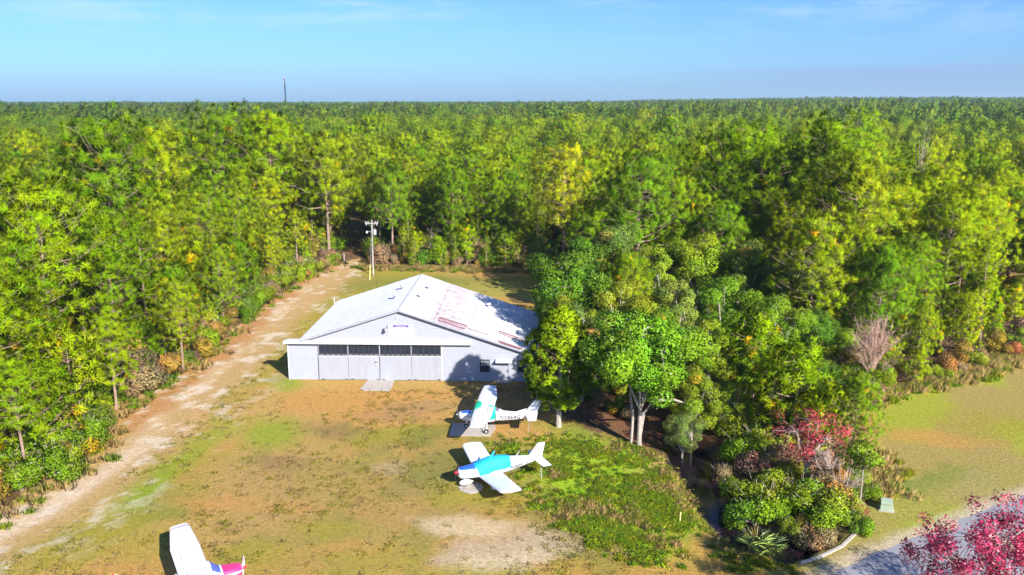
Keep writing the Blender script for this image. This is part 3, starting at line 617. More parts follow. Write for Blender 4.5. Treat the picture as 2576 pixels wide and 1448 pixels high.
def roof_vents():
    i = 0
    words = ['front vent on the roof slope facing the dirt track, by the ridge', 'rear vent on the roof slope facing the dirt track, by the ridge',
             'front vent on the roof slope facing the trees, by the ridge', 'rear vent on the roof slope facing the trees, by the ridge', 'lone small vent low on the rear of the tree-shaded roof slope']
    proto = None
    for (u, y), w in zip(((9.9, 6.6), (10.0, 11.2), (12.6, 6.6), (12.9, 11.4), (19.6, 12.2)), words):
        z = 7.35 - abs(u - 11.39) * (.335 if u > 11.39 else .3215)
        S = empty('roof_vent', on_hangar(u, y, z), HROT, 'white mushroom-capped ' + w, 'roof vent', 'vents on the hangar roof')
        b = MB(); b.tube([(0, 0, -.12), (0, 0, .42)], .13, 10); b.build('pipe', M['grey_metal'], S)
        b = MB(); b.loft([[(r * math.cos(t * .5236), r * math.sin(t * .5236), zz) for t in range(12)] for zz, r in ((.36, .27), (.44, .28), (.56, .18), (.60, .05))]); b.build('cap', M['trim'], S, smooth=True)
roof_vents()

# ------------------------------------------------------------------ yard items
def slab(name, pts, z, label, cat='concrete slab', mat=None):
    b = MB(); n = len(pts); b.add([(p[0], p[1], z) for p in pts] + [(p[0], p[1], -.1) for p in pts], [tuple(range(n))] + [(i, n + i, n + (i + 1) % n, (i + 1) % n) for i in range(n)])
    o = b.build(name, mat or M['concrete']); me = o.data
    import bmesh
    bm = bmesh.new(); bm.from_mesh(me); bmesh.ops.recalc_face_normals(bm, faces=bm.faces); bm.to_mesh(me); bm.free()
    tag(o, label, cat); return o
slab('concrete_slab', [P(*q) for q in [(906, 980), (915, 984), (978, 985), (984, 980), (993, 957), (928, 955)]], .06, 'small pale concrete slab in front of the sliding doors')
slab('concrete_slab', [(-5.3, 67.5), (-5.2, 70.3), (-1.5, 70.3), (-1.4, 69.2), (-1.8, 67.4)], .05, 'worn concrete slab under the high-wing aircraft with the green cover')
rr = random.Random(9); c0 = P(1185, 1228)
slab('concrete_pad', [(c0[0] + (.85 + .12 * rr.random()) * math.cos(t * .524), c0[1] + (.85 + .15 * rr.random()) * math.sin(t * .524)) for t in range(12)], .045, 'round rough concrete pad under the nose wheel of the blue-covered aircraft')

def stake(name, px, py, h, r, mat, label, cat, lean=0):
    x, y = P(px, py); b = MB(); b.tube([(0, 0, -.1), (lean, 0, h)], r, 8); o = b.build(name, mat); o.location = (x, y, 0); tag(o, label, cat)
stake('marker_post', 842, 779, 1.6, .06, M['trim'], 'thin white marker post standing behind the low roof edge beside the dirt track', 'post')
stake('marker_post', 866, 657, 1.4, .05, M['trim'], 'short white marker post where the dirt track enters the wood', 'post')
stake('marker_post', 1710, 1317, .8, .05, M['yellow_plastic'], 'short yellow survey stake in the weeds of the ditch bank', 'stake', .02)
def utility_pole():
    x, y = P(939, 692); S = empty('utility_pole', (x, y, 0), 0, 'pale wooden utility pole with crossarm and grey transformer behind the hangar', 'utility pole')
    b = MB(); b.tube([(0, 0, -.3), (.03, 0, 4), (.05, 0, 9.0)], [.13, .115, .09], 10); b.build('pole', M['wood_grey'], S)
    b = MB(); b.box(-1.05, 1.05, -.06, .06, 8.35, 8.5); b.tube([(-.6, -.02, 8.38), (0, -.08, 7.8)], .025, 5); b.tube([(.6, -.02, 8.38), (0, -.08, 7.8)], .025, 5); b.build('crossarm', M['wood_grey'], S)
    for q in (-.95, -.55, .6, .98):
        b = MB(); b.tube([(q, 0, 8.5), (q, 0, 8.6), (q, 0, 8.62), (q, 0, 8.75)], [.03, .03, .09, .06], 8); b.build('insulator', M['trim'], S)
    for q in (-.82, .85):
        b = MB(); b.tube([(q, -.12, 8.1), (q + .06, -.16, 8.55)], .07, 6); b.build('cutout_fuse', M['trim'], S)
    b = MB(); b.tube([(.48, -.05, 6.55), (.48, -.05, 6.6), (.48, -.05, 7.35), (.48, -.05, 7.45)], [.2, .28, .28, .16], 14); b.build('transformer', M['grey_metal'], S)
    b = MB(); b.tube([(.0, 0, 7.0), (-.7, -.1, 7.15)], .025, 6); b.loft([[(-.78 + r * math.cos(t * .785), -.1 + r * math.sin(t * .785), z) for t in range(8)] for z, r in ((7.2, .06), (7.1, .14), (6.85, .17), (6.8, .1))]); b.build('yard_light', M['trim'], S)
    g = empty('guy_wire', (x, y, 0), 0, 'guy wire with a pale yellow plastic guard anchored beside the utility pole', 'guy wire')
    ax, ay = P(930, 706); b = MB(); b.tube([(0, 0, 8.2), (ax - x, ay - y, .0)], .012, 4); b.build('cable', M['grey_metal'], g)
    t = 2.3 / 8.2; b = MB(); b.tube([((ax - x), (ay - y), .02), ((ax - x) * (1 - t), (ay - y) * (1 - t), 2.3)], .06, 8); b.build('guard', M['yellow_plastic'], g)
    # service drop to the hangar
    e = on_hangar(6.0, 17.2, 5.4); b = MB(); a = Vector((x, y, 7.0)); pts = []
    for i in range(15):
        k = i / 14; p = a.lerp(e, k); p.z -= 1.1 * 4 * k * (1 - k) * .6; pts.append(p)
    b.tube(pts, .016, 4); o = b.build('service_cable', M['black']); tag(o, 'thin dark service cable sagging from the utility pole to the hangar roof', 'cable')
utility_pole()
def tower():
    Y = 1500; x = X_at(716.5, Y, 50); top = height_at(188, Y); S = empty('radio_mast', (x, Y, 0), 0, 'tall thin lattice radio mast far off above the pine forest', 'radio mast')
    b = MB(); w = .75
    legs = [(w * math.cos(t), w * math.sin(t)) for t in (0, 2.094, 4.189)]
    for lx, ly in legs: b.tube([(lx, ly, 0), (lx, ly, top - 6)], 0.5, 5)
    z = 0; k = 0
    while z < top - 9:
        for i in range(3):
            a, c = legs[i], legs[(i + 1) % 3]; b.tube([(a[0], a[1], z), (c[0], c[1], z + 3)], .13, 4, cap=False)
        z += 3
    b.build('lattice', M['dark_frame'], S)
    b = MB(); b.tube([(0, 0, top - 7), (0, 0, top)], .35, 5); b.build('top_rod', M['grey_metal'], S)
    for zz in (top - 12, top - 6):
        b = MB()
        for t in range(6): b.box(1.5 * math.cos(t) - .25, 1.5 * math.cos(t) + .25, 1.5 * math.sin(t) - .2, 1.5 * math.sin(t) + .2, zz - 1.2, zz + 1.2)
        b.tube([(-1.5, 0, zz), (1.5, 0, zz)], .08, 4); b.tube([(0, -1.5, zz), (0, 1.5, zz)], .08, 4); b.build('antenna_array', M['trim'], S)
tower()
def utility_box():
    x, y = P(2229, 1282); S = empty('utility_box', (x, y, 0), R(-20), 'pale green ground-mounted utility box between the ditch brush and the field', 'utility box')
    b = MB(); b.add([(-.42, -.36, .05), (.42, -.36, .05), (.42, .36, .05), (-.42, .36, .05), (-.38, -.30, .62), (.38, -.30, .62), (.38, .33, .72), (-.38, .33, .72)], [(0, 1, 5, 4), (1, 2, 6, 5), (2, 3, 7, 6), (3, 0, 4, 7), (4, 5, 6, 7)]); b.build('body', M['box_green'], S, bevel=.03)
    b = MB(); b.box(-.5, .5, -.45, .42, -.02, .05); b.build('base_pad', M['concrete'], S)
    b = MB(); b.box(-.3, .3, -.356, -.335, .5, .53); b.build('lid_lip', M['box_green'], S)
utility_box()
# concrete retaining edge between ditch end and road, in cast lengths
E0 = [P(*q) for q in [(2013, 1419), (2060, 1404), (2118, 1376), (2150, 1345), (2171, 1329)]]
RW = empty('retaining_edge', (0, 0, 0), 0, 'low pale concrete retaining edge curving between the ditch and the road verge', 'retaining wall')
for a, c in zip(E0[:-1], E0[1:]):
    b = MB(); d = (Vector(c) - Vector(a)); L_ = d.length; b.box(.01, L_ - .01, -.11, .11, -.9, .09); o = b.build('cast_length', M['concrete'], RW, bevel=.02); o.location = (a[0], a[1], 0); o.rotation_euler = (0, 0, math.atan2(d.y, d.x))

# ------------------------------------------------------------------ aircraft
def interp(tab, s):
    for a, b in zip(tab[:-1], tab[1:]):
        if s <= b[0]:
            t = max(0, (s - a[0]) / (b[0] - a[0])); return [a[i] + (b[i] - a[i]) * t for i in range(len(a))]
    return list(tab[-1])
class Fus:
    # table rows: s, zc, halfwidth, up, down, exponent
    def __init__(self, tab): self.t = tab
    def pt(self, s, a, off=0):
        _, zc, hw, hu, hd, e = interp(self.t, s); sn, cs = math.sin(a), math.cos(a)
        y = (hw + off) * math.copysign(abs(sn) ** (2 / e), sn); z = zc + ((hu if cs > 0 else hd) + off) * math.copysign(abs(cs) ** (2 / e), cs)
        return (-s, y, z)
    def ring(self, s, n=28, off=0): return [self.pt(s, 6.28318 * k / n, off) for k in range(n)]
    def body(self, s0, s1, n=28, step=.12, off=0, knots=()):
        ss = sorted(set([s0, s1] + [r[0] for r in self.t if s0 < r[0] < s1] + [s0 + step * i for i in range(int((s1 - s0) / step))])); return MB().loft([self.ring(s, n, off) for s in ss])
    def patch(self, s0, s1, a0, a1, off=.012, ns=10, na=10, taper=None):
        g = []
        for i in range(ns + 1):
            s = s0 + (s1 - s0) * i / ns; k = taper(i / ns) if taper else 1; m = (a0 + a1) / 2; h = (a1 - a0) / 2 * k
            g.append([self.pt(s, m - h + 2 * h * j / na, off) for j in range(na + 1)])
        return MB().loft(g, closed=False)
    def side(self, s, z, sgn, off=.012):
        _, zc, hw, hu, hd, e = interp(self.t, s); h = hu if z > zc else hd; q = max(0, 1 - min(1, abs((z - zc) / h)) ** e) ** (1 / e); return (-s, sgn * (hw * q + off), z)
def airfoil(chord, thick, n=9):
    up = []; lo = []
    for k in range(n + 1):
        x = .5 * (1 - math.cos(math.pi * k / n)); t = 5 * thick * (.2969 * math.sqrt(x) - .126 * x - .3516 * x * x + .2843 * x ** 3 - .1015 * x ** 4)
        up.append((x * chord, t * chord * 1.25)); lo.append((x * chord, -t * chord * .6))
    return up[::-1] + lo[1:-1]
def wing(stations, thick=.12):
    """stations: y, LE s, chord, z"""
    rings = []
    for y, s, c, z in stations: rings.append([(-(s + x), y, z + h) for x, h in airfoil(c, thick)])
    return MB().loft(rings)
def fin(stations, th=.09):
    """stations: z, LE s, chord"""
    rings = []
    for z, s, c in stations: rings.append([(-(s + x), h * .8, z) for x, h in airfoil(c, th)])
    return MB().loft(rings)
def wheel(parent, s, y, r=.2, w=.13):
    b = MB(); b.loft([[(-s + rr * math.cos(t * .3927), y + yy, r + rr * math.sin(t * .3927)) for t in range(16)] for yy, rr in ((-w / 2, r * .6), (-w / 2.2, r * .9), (-w / 4, r), (w / 4, r), (w / 2.2, r * .9), (w / 2, r * .6))]); o = b.build('wheel', M['black'], parent, smooth=True)
    b = MB(); b.loft([[(-s + rr * math.cos(t * .5236), y + yy, r + rr * math.sin(t * .5236)) for t in range(12)] for yy, rr in ((-w / 2 - .012, r * .35), (w / 2 + .012, r * .35))]); b.build('hub', M['plane_white'], o)
def prop(parent, mat, ang, L_=.88):
    b = MB()
    for sg in (1, -1):
        ca, sa = math.cos(ang), math.sin(ang); rings = []
        for q, wd, tw in ((.08, .07, 1.0), (.3, .085, .7), (.6, .075, .4), (L_, .035, .25)):
            u = Vector((0, ca * q * sg, sa * q * sg)); e = Vector((math.sin(tw), -sa * math.cos(tw) * sg, ca * math.cos(tw) * sg)) * wd; nrm = Vector((math.cos(tw), 0, 0)) * .012
            rings.append([tuple(u + e + nrm), tuple(u - e + nrm), tuple(u - e - nrm), tuple(u + e - nrm)])
        b.loft(rings)
    o = b.build('propeller', mat, parent); return o
def letters(parent, F, body, size, s0, z0, mat, sgn=1, shear=.25, slope=0, name='registration'):
    vs, fs = text_mesh(body, size, shear, .012, 'LEFT', 1.12); out = []
    for v in vs:
        s = s0 + v[0]; z = z0 + v[1] + slope * v[0]; out.append(F.side(s, z, sgn, .014))
    MB().add(out, fs).build(name, mat, parent)

def high_wing(loc, heading, label, cfg):
    s_ref = 2.7
    A = empty('light_aircraft', loc, heading, label, 'aircraft'); G = empty('frame_offset', (0, 0, 0)); bpy.data.objects.remove(G)
    def fix(o, dx=s_ref): return o
    T = [(.30, 1.22, .30, .22, .26, 2.3), (.45, 1.2, .40, .28, .38, 2.5), (.8, 1.19, .47, .33, .44, 2.7), (1.4, 1.19, .52, .38, .47, 2.8), (1.6, 1.2, .53, .46, .48, 2.8), (2.05, 1.2, .54, .86, .5, 3.0), (2.6, 1.2, .55, .90, .52, 3.2), (3.15, 1.2, .52, .86, .5, 3.0), (3.6, 1.24, .44, .66, .42, 2.6), (4.1, 1.25, .36, .42, .42, 2.6), (5.2, 1.27, .24, .34, .34, 2.4), (6.3, 1.32, .12, .24, .24, 2.1), (6.95, 1.38, .03, .14, .14, 2)]
    F = Fus([(t[0] - s_ref,) + t[1:] for t in T]); o_ = -s_ref
    F.body(.30 + o_, 6.95 + o_).build('fuselage', cfg['body'], A, smooth=True)
    b = MB(); b.loft([[(-(s + o_), r * math.cos(t * .5236), 1.22 + r * math.sin(t * .5236)) for t in range(12)] for s, r in ((.0, .01), (.08, .07), (.2, .12), (.31, .15))]); b.build('spinner', cfg['spinner'], A, smooth=True)
    p = prop(A, cfg['prop'], cfg['prop_ang']); p.location = (-(.2 + o_), 0, 1.22)
    b = F.body(.31 + o_, .36 + o_, off=.008); b.build('cowl_ring', M['plane_grey'], A)
    if cfg['cowl']:
        F.body(.33 + o_, 1.42 + o_, off=.012).build('cowling', cfg['cowl'], A, smooth=True)
        for sg in (1, -1):
            F.patch(.36 + o_, 1.4 + o_, sg * 1.38, sg * 1.62, .018).build('cowl_stripe', M['plane_white'], A); F.patch(.36 + o_, 1.4 + o_, sg * 1.47, sg * 1.52, .022).build('cowl_line', M['maroon'], A)
        F.patch(1.42 + o_, 1.52 + o_, -1.6, 1.6, .02).build('cowl_band', M['plane_white'], A)
    if cfg['nose_panel']: F.patch(.52 + o_, 1.32 + o_, -.78, .70, .014).build('nose_panel', cfg['nose_panel'], A)
    F.patch(1.5 + o_, 2.02 + o_, -1.0, 1.0, .014, taper=lambda t: 1).build('windshield', M['windshield'], A)
    for sg in (1, -1):
        for a, c, nm in ((2.12, 2.72, 'door_window'), (2.8, 3.2, 'rear_side_window')): F.patch(a + o_, c + o_, sg * .80, sg * 1.25, .012).build(nm, M['windshield_grey'], A)
        s = F.patch(2.06 + o_, 2.76 + o_, sg * 1.33, sg * 2.1, .010); 
        # feature line on the flank
        F.patch(.5 + o_, 6.6 + o_, sg * 1.46, sg * 1.52, .013, 30, 1).build('flank_line', cfg['line'], A)
    F.patch(3.22 + o_, 3.75 + o_, -.9, .9, .012).build('rear_window', M['windshield_grey'], A)
    # wing: straight inner panel, tapered outer panel
    le = cfg.get('le', 1.75) + o_; z = 2.02; w_ = cfg.get('span', 10.2) / 2
    st = []
    for y, ds, ch, dz in ((-w_, .20, 1.02, .09), (-w_ + .14, .14, 1.12, .085), (-2.45, 0, 1.62, .04), (-.5, 0, 1.62, 0), (.5, 0, 1.62, 0), (2.45, 0, 1.62, .04), (w_ - .14, .14, 1.12, .085), (w_, .20, 1.02, .09)): st.append((y, le + ds, ch, z + dz))
    wing(st, .13).build('wing', M['plane_white'], A)
    zt = lambda y: z + .04 * min(1, abs(y) / 2.45) + .135
    for sg in (1, -1):
        b = MB(); b.box(-(le + 1.2), -(le + 1.19), min(sg * .62, sg * 2.4), max(sg * .62, sg * 2.4), z + .07, z + .135); b.build('flap_line', M['plane_grey'], A)
        b = MB(); b.box(-(le + 1.62), -(le + 1.2), min(sg * 2.42, sg * 2.44), max(sg * 2.42, sg * 2.44), z + .02, z + .13); b.build('flap_gap', M['plane_grey'], A)
        b = MB(); b.add([(-(le + .5), sg * .62, zt(0) + .006), (-(le + .52), sg * .62, zt(0) + .006), (-(le + 1.55), sg * 1.35, z + .06), (-(le + 1.53), sg * 1.37, z + .06)], [(0, 1, 2, 3)]); b.build('fairing_line', M['plane_grey'], A)
        b = MB(); b.tube([(-(le + .45), sg * .52, .85), (-(le + .5), sg * 2.45, z + .0)], [.04, .04], 8); b.build('wing_strut', M['plane_white'], A)
        b = MB(); b.tube([(-(le + 1.0), sg * .35, .72), (-(le + 1.05), sg * .9, .38), (-(le + 1.05), sg * 1.08, .2)], [.05, .035, .03], 8); g = b.build('gear_leg', M['plane_white'], A); wheel(g, le + 1.05, sg * 1.13)
        b = MB()
        for q in (.42, .62): b.box(-(le + q), -(le + q - .08), min(sg * 1.35, sg * 1.41), max(sg * 1.35, sg * 1.41), zt(1.4) - .03, zt(1.4) + .012)
        b.build('fuel_cap', M['plane_grey'], A)
        if cfg.get('tip_stripes'):
            for q in (.30, .42):
                yy = w_ - q; k = (yy - 2.45) / (w_ - .14 - 2.45); c = 1.62 + (1.12 - 1.62) * k; l0 = le + .14 * k; zz = z + .04 + .045 * k; rings = []
                for y2 in (yy, yy + .05): rings.append([(-(l0 + x), sg * y2, zz + h + .006) for x, h in airfoil(c, .13) if h >= 0])
                MB().loft(rings, closed=False).build('tip_stripe', M['maroon'], A)
    # nose gear
    b = MB(); b.tube([(-(.95 + o_), 0, .8), (-(.9 + o_), 0, .25)], [.05, .04], 8); g = b.build('nose_strut', M['plane_white'], A); wheel(g, .9 + o_, 0, .2, .14)
    # tail
    fin([(1.42, 5.75 + o_, 1.25), (1.75, 6.05 + o_, 1.0), (2.62, 6.72 + o_, .62), (2.68, 6.78 + o_, .55)]).build('fin', M['plane_white'], A)
    b = MB(); b.add([(-(5.0 + o_), 0, 1.56), (-(5.85 + o_), .03, 1.5), (-(6.1 + o_), 0, 1.95), (-(5.85 + o_), -.03, 1.5)], [(0, 1, 2), (0, 2, 3), (0, 3, 1)]); b.build('dorsal_fin', M['plane_white'], A)
    b = MB(); b.box(-(6.78 + o_), -(6.76 + o_), -.045, .045, 1.6, 2.6) if False else b.box(-(6.84 + o_), -(6.83 + o_), -.03, .03, 1.55, 2.2); b.build('rudder_hinge_line', M['plane_grey'], A)
    wing([(-1.5, 6.28 + o_, .72, 1.42), (-.1, 6.0 + o_, 1.0, 1.42), (.1, 6.0 + o_, 1.0, 1.42), (1.5, 6.28 + o_, .72, 1.42)], .09).build('tailplane', M['plane_white'], A)
    b = MB(); b.tube([(-(6.95 + o_), 0, 2.66), (-(6.95 + o_), 0, 2.78)], [.05, .03], 8); b.build('beacon', M['red_paint'], A)
    if cfg.get('rod'): b = MB(); b.tube([(-(6.9 + o_), 0, 2.68), (-(7.0 + o_), 0, 3.55)], .016, 5); b.build('antenna', M['grey_metal'], A)
    if cfg['cover']:
        ss = [1.42, 1.6, 1.8, 2.05]; g = [[F.pt(s + o_, -2.0 + 4.0 * j / 24, .03) for j in range(25)] for s in ss]
        MB().loft(g, closed=False).build('windshield_cover', cfg['cover'], A, smooth=True)
        # the flap of cover that lies over the wing's leading edge between the fuel caps
        g = []
        for k in range(7):
            x = k / 6 * .55; c = airfoil(1.62, .13); h = .055 + .11 * math.sin(min(1, (k + .3) / 3) * 1.5708)
            g.append([(-(le - .03 + x), y, z + h + .012 - .05 * (abs(y) > .6)) for y in (-1.0, -.7, -.4, 0, .4, .7, .95)][: 7])
        MB().loft(g, closed=False).build('wing_root_cover', cfg['cover'], A, smooth=True)
        F.patch(2.1 + o_, 3.5 + o_, -1.75, 1.75, .022, 14, 20).build('cabin_cover', cfg['cover'], A, smooth=True)
        F.patch(3.46 + o_, 3.52 + o_, -3.14, 3.14, .026, 1, 24).build('cover_strap', M['ink'], A)
    if cfg['reg']: letters(A, F, cfg['reg'], .47, 3.78 + o_, 1.02, M['ink'], 1, .2, .03)
    return A
hd1 = R(175.2); sp = Vector((-4.83, 69.24)); r1 = sp - Vector((math.cos(hd1), math.sin(hd1))) * 2.7
high_wing((r1.x, r1.y, .05), hd1, 'white high-wing aircraft marked N5864G with a green cabin cover', dict(body=M['plane_white'], spinner=M['plane_white'], prop=M['plane_grey'], prop_ang=.9, cowl=None, nose_panel=M['blue_paint'], line=M['ink'], cover=M['green_cover'], reg='N5864G', rod=True, le=1.72))
hd3 = R(29.5); sp = Vector((-15.34, 44.83)); r3 = sp - Vector((math.cos(hd3), math.sin(hd3))) * 2.7
high_wing((r3.x, r3.y, 0), hd3, 'white high-wing aircraft with a magenta nose and red spinner parked in the near grass', dict(body=M['plane_white'], spinner=M['red_paint'], prop=M['plane_white'], prop_ang=-1.25, cowl=M['pink_paint'], nose_panel=None, line=M['maroon'], cover=None, reg=None, tip_stripes=True, le=2.15, span=10.5))

def low_wing():
    sr = 2.7; hd = R(200.5); sp = Vector((-4.21, 57.56)); rt = sp - Vector((math.cos(hd), math.sin(hd))) * sr
    A = empty('light_aircraft', (rt.x, rt.y, 0), hd, 'white low-wing aircraft marked N8891N with a bright blue cabin cover', 'aircraft'); o_ = -sr
    T = [(.28, 1.18, .36, .24, .30, 2.4), (.42, 1.17, .44, .30, .40, 2.6), (.9, 1.16, .50, .36, .46, 2.7), (1.55, 1.15, .54, .44, .48, 2.7), (2.1, 1.15, .57, .70, .50, 2.7), (2.7, 1.17, .58, .82, .52, 2.7), (3.4, 1.18, .57, .82, .50, 2.6), (3.9, 1.2, .50, .74, .48, 2.6), (4.4, 1.24, .43, .60, .46, 2.6), (5.4, 1.34, .28, .38, .36, 2.4), (6.3, 1.42, .15, .25, .24, 2.1), (6.9, 1.46, .05, .14, .14, 2)]
    F = Fus([(t[0] + o_,) + t[1:] for t in T])
    F.body(.28 + o_, 6.9 + o_).build('fuselage', M['plane_white'], A, smooth=True)
    b = MB(); b.loft([[(-(s + o_), r * math.cos(t * .5236), 1.2 + r * math.sin(t * .5236)) for t in range(12)] for s, r in ((.0, .01), (.08, .08), (.2, .13), (.3, .155))]); b.build('spinner', M['red_paint'], A, smooth=True)
    p = prop(A, M['ink'], 1.1); p.location = (-(.2 + o_), 0, 1.2)
    for sg in (1, -1):
        b = MB(); b.add([F.pt(.285 + o_, sg * a, .002) for a in (.9, 1.4, 1.9)] + [(-(.26 + o_), sg * .2, 1.12), (-(.26 + o_), sg * .2, 1.3)], [(0, 1, 2, 3, 4)] if sg > 0 else [(4, 3, 2, 1, 0)]); b.build('air_intake', M['black'], A)
    F.patch(.38 + o_, 1.52 + o_, -.9, .9, .013, taper=lambda t: .45 + .55 * math.sqrt(max(0, t))).build('nose_panel', M['blue_paint'], A)
    for sg in (1, -1):
        F.patch(.42 + o_, .75 + o_, sg * 1.42, sg * 1.55, .013).build('nose_stripe', M['stripe_pink'], A); F.patch(1.15 + o_, 1.9 + o_, sg * 1.38, sg * 1.52, .013).build('nose_stripe', M['stripe_pink'], A)
        F.patch(4.2 + o_, 6.5 + o_, sg * 1.38, sg * 1.46, .013, 14, 1).build('flank_stripe', M['stripe_pink'], A)
        b = F.patch(.8 + o_, 1.08 + o_, sg * 1.46, sg * 1.52, .013); b.build('nose_marking', M['ink_light'], A)
    # constant-chord wing with dihedral and rounded tips
    le = 1.98 + o_; c = 1.6; st = []
    for y in (-4.57, -4.5, -4.3, -.5, .5, 4.3, 4.5, 4.57):
        a = abs(y); sh = 0 if a < 4.4 else (.12 if a < 4.55 else .35); ch = c if a < 4.4 else (c - .16 if a < 4.55 else c - .5)
        ext = max(0, (1.1 - a)) * .35; st.append((y, le + sh - ext, ch + ext, .82 + max(0, a - .5) * .122))
    wing(st, .13).build('wing', M['plane_white'], A)
    for sg in (1, -1):
        b = MB(); yy = sorted((sg * .6, sg * 4.2)); b.add([(-(le + 1.28), sg * .6, .82 + .094), (-(le + 1.30), sg * .6, .82 + .092), (-(le + 1.30), sg * 4.2, .82 + 3.7 * .122 + .092), (-(le + 1.28), sg * 4.2, .82 + 3.7 * .122 + .094)], [(0, 1, 2, 3)]); b.build('aileron_line', M['plane_grey'], A)
        b = MB(); z0 = .82 + 1.0 * .122 + .18; b.box(-(le + .58), -(le + .5), sg * 1.5 - .04, sg * 1.5 + .04, z0 - .06, z0 + .01); b.build('fuel_cap', M['plane_grey'], A)
        b = MB(); b.tube([(-(le + .75), sg * 1.55, .95), (-(le + .75), sg * 1.55, .3)], .05, 8); g = b.build('gear_leg', M['plane_white'], A); wheel(g, le + .75, sg * 1.55, .2)
        b = MB(); b.loft([[(-(le + .75 + q), sg * 1.55 + r * math.cos(t * .5236), .32 + r * 1.3 * math.sin(t * .5236)) for t in range(12)] for q, r in ((-.42, .03), (-.3, .12), (-.05, .17), (.2, .14), (.5, .03))]); b.build('wheel_fairing', M['plane_white'], A, smooth=True)
    b = MB(); b.tube([(-(.85 + o_), 0, .8), (-(.85 + o_), 0, .35)], .045, 8); g = b.build('nose_strut', M['plane_white'], A); wheel(g, .85 + o_, 0, .19)
    b = MB(); b.loft([[(-(.85 + o_ + q), r * math.cos(t * .5236), .33 + r * 1.35 * math.sin(t * .5236)) for t in range(12)] for q, r in ((-.45, .03), (-.32, .13), (-.05, .18), (.25, .14), (.6, .04))]); b.build('wheel_fairing', M['plane_white'], A, smooth=True)
    b = MB(); b.add([(-(.6 + o_), .185, .30), (-(1.35 + o_), .10, .36), (-(1.35 + o_), .10, .40), (-(.6 + o_), .185, .35)], [(0, 1, 2, 3)]); b.build('fairing_stripe', M['stripe_pink'], A)
    # tail
    fin([(1.38, 5.55 + o_, 1.35), (1.6, 5.78 + o_, 1.15), (2.5, 6.5 + o_, .62), (2.56, 6.56 + o_, .54)]).build('fin', M['plane_white'], A)
    for sg in (1, -1):
        b = MB(); zz = 2.12; b.add([(-(6.22 + o_), sg * .05, zz), (-(6.86 + o_), sg * .045, zz), (-(6.86 + o_), sg * .045, zz + .08), (-(6.28 + o_), sg * .05, zz + .08)], [(0, 1, 2, 3)]); b.build('fin_stripe', M['stripe_pink'], A)
    wing([(-1.5, 6.35 + o_, .72, 1.34), (-.1, 6.2 + o_, .8, 1.34), (.1, 6.2 + o_, .8, 1.34), (1.5, 6.35 + o_, .72, 1.34)], .09).build('stabilator', M['plane_white'], A)
    b = MB(); b.tube([(-(4.75 + o_), 0, 1.72), (-(5.1 + o_), 0, 2.15)], [.03, .015], 6); b.build('antenna', M['plane_white'], A)
    # cover: canopy shell whose skirt drops towards the wing root at the front
    g = []
    for i in range(15):
        t = i / 14; s = 1.5 + 2.75 * t; aw = 1.95 if t < .15 else 1.95 - .35 * min(1, (t - .15) / .3)
        g.append([F.pt(s + o_ + (.35 * (abs(j - 12) / 12) ** 2) * (1 - t), -aw + 2 * aw * j / 24, .028) for j in range(25)])
    MB().loft(g, closed=False).build('cabin_cover', M['cyan_cover'], A, smooth=True)
    b = MB(); b.tube([(-(2.75 + o_), 0, 1.98), (-(3.15 + o_), 0, 2.42)], [.09, .05], 8); b.build('antenna_cover', M['cyan_cover'], A)
    for s in (1.62, 3.75, 4.2):
        F.patch(s + o_, s + .03 + o_, -3.14, -1.3, .02, 1, 12).build('cover_strap', M['blue_paint'], A); F.patch(s + o_, s + .03 + o_, 1.3, 3.14, .02, 1, 12).build('cover_strap', M['blue_paint'], A)
    letters(A, F, 'N8891N', .40, 4.18 + o_, .98, M['ink'], 1, .3, .07)
    b = MB()
    for dx, dz, w, h in ((0, 0, .10, .04), (.03, .08, .05, .09), (.0, .17, .12, .04), (.07, .24, .04, .06)): b.add([F.side(5.85 + dx + o_, 1.22 + dz, 1), F.side(5.85 + dx + w + o_, 1.22 + dz, 1), F.side(5.85 + dx + w + o_, 1.22 + dz + h, 1), F.side(5.85 + dx + o_, 1.22 + dz + h, 1)], [(0, 1, 2, 3)])
    b.build('tail_emblem', M['maroon'], A)
    return A
low_wing()
def rope(a, c, label, r=.02, mat='grey_metal'):
    b = MB(); b.tube([a, c], r, 5); o = b.build('tie_down_rope', M[mat]); tag(o, label, 'tie-down')
rope((1.55, 68.35, 1.35), (1.35, 68.2, 0), 'tie-down rope hanging from the tail of the green-covered aircraft')
rope((2.15, 59.45, 1.2), (2.2, 59.3, 0), 'tie-down post under the tail of the blue-covered aircraft', .035)
x, y = P(1295, 1083); b = MB(); b.tube([(-.12, 0, .05), (.15, 0, .08), (.2, .08, .25)], .05, 6); o = b.build('tie_down_anchor', M['black']); o.location = (x + .1, y + .4, 0); tag(o, 'small dark tie-down anchor on the slab below the near wingtip', 'anchor')

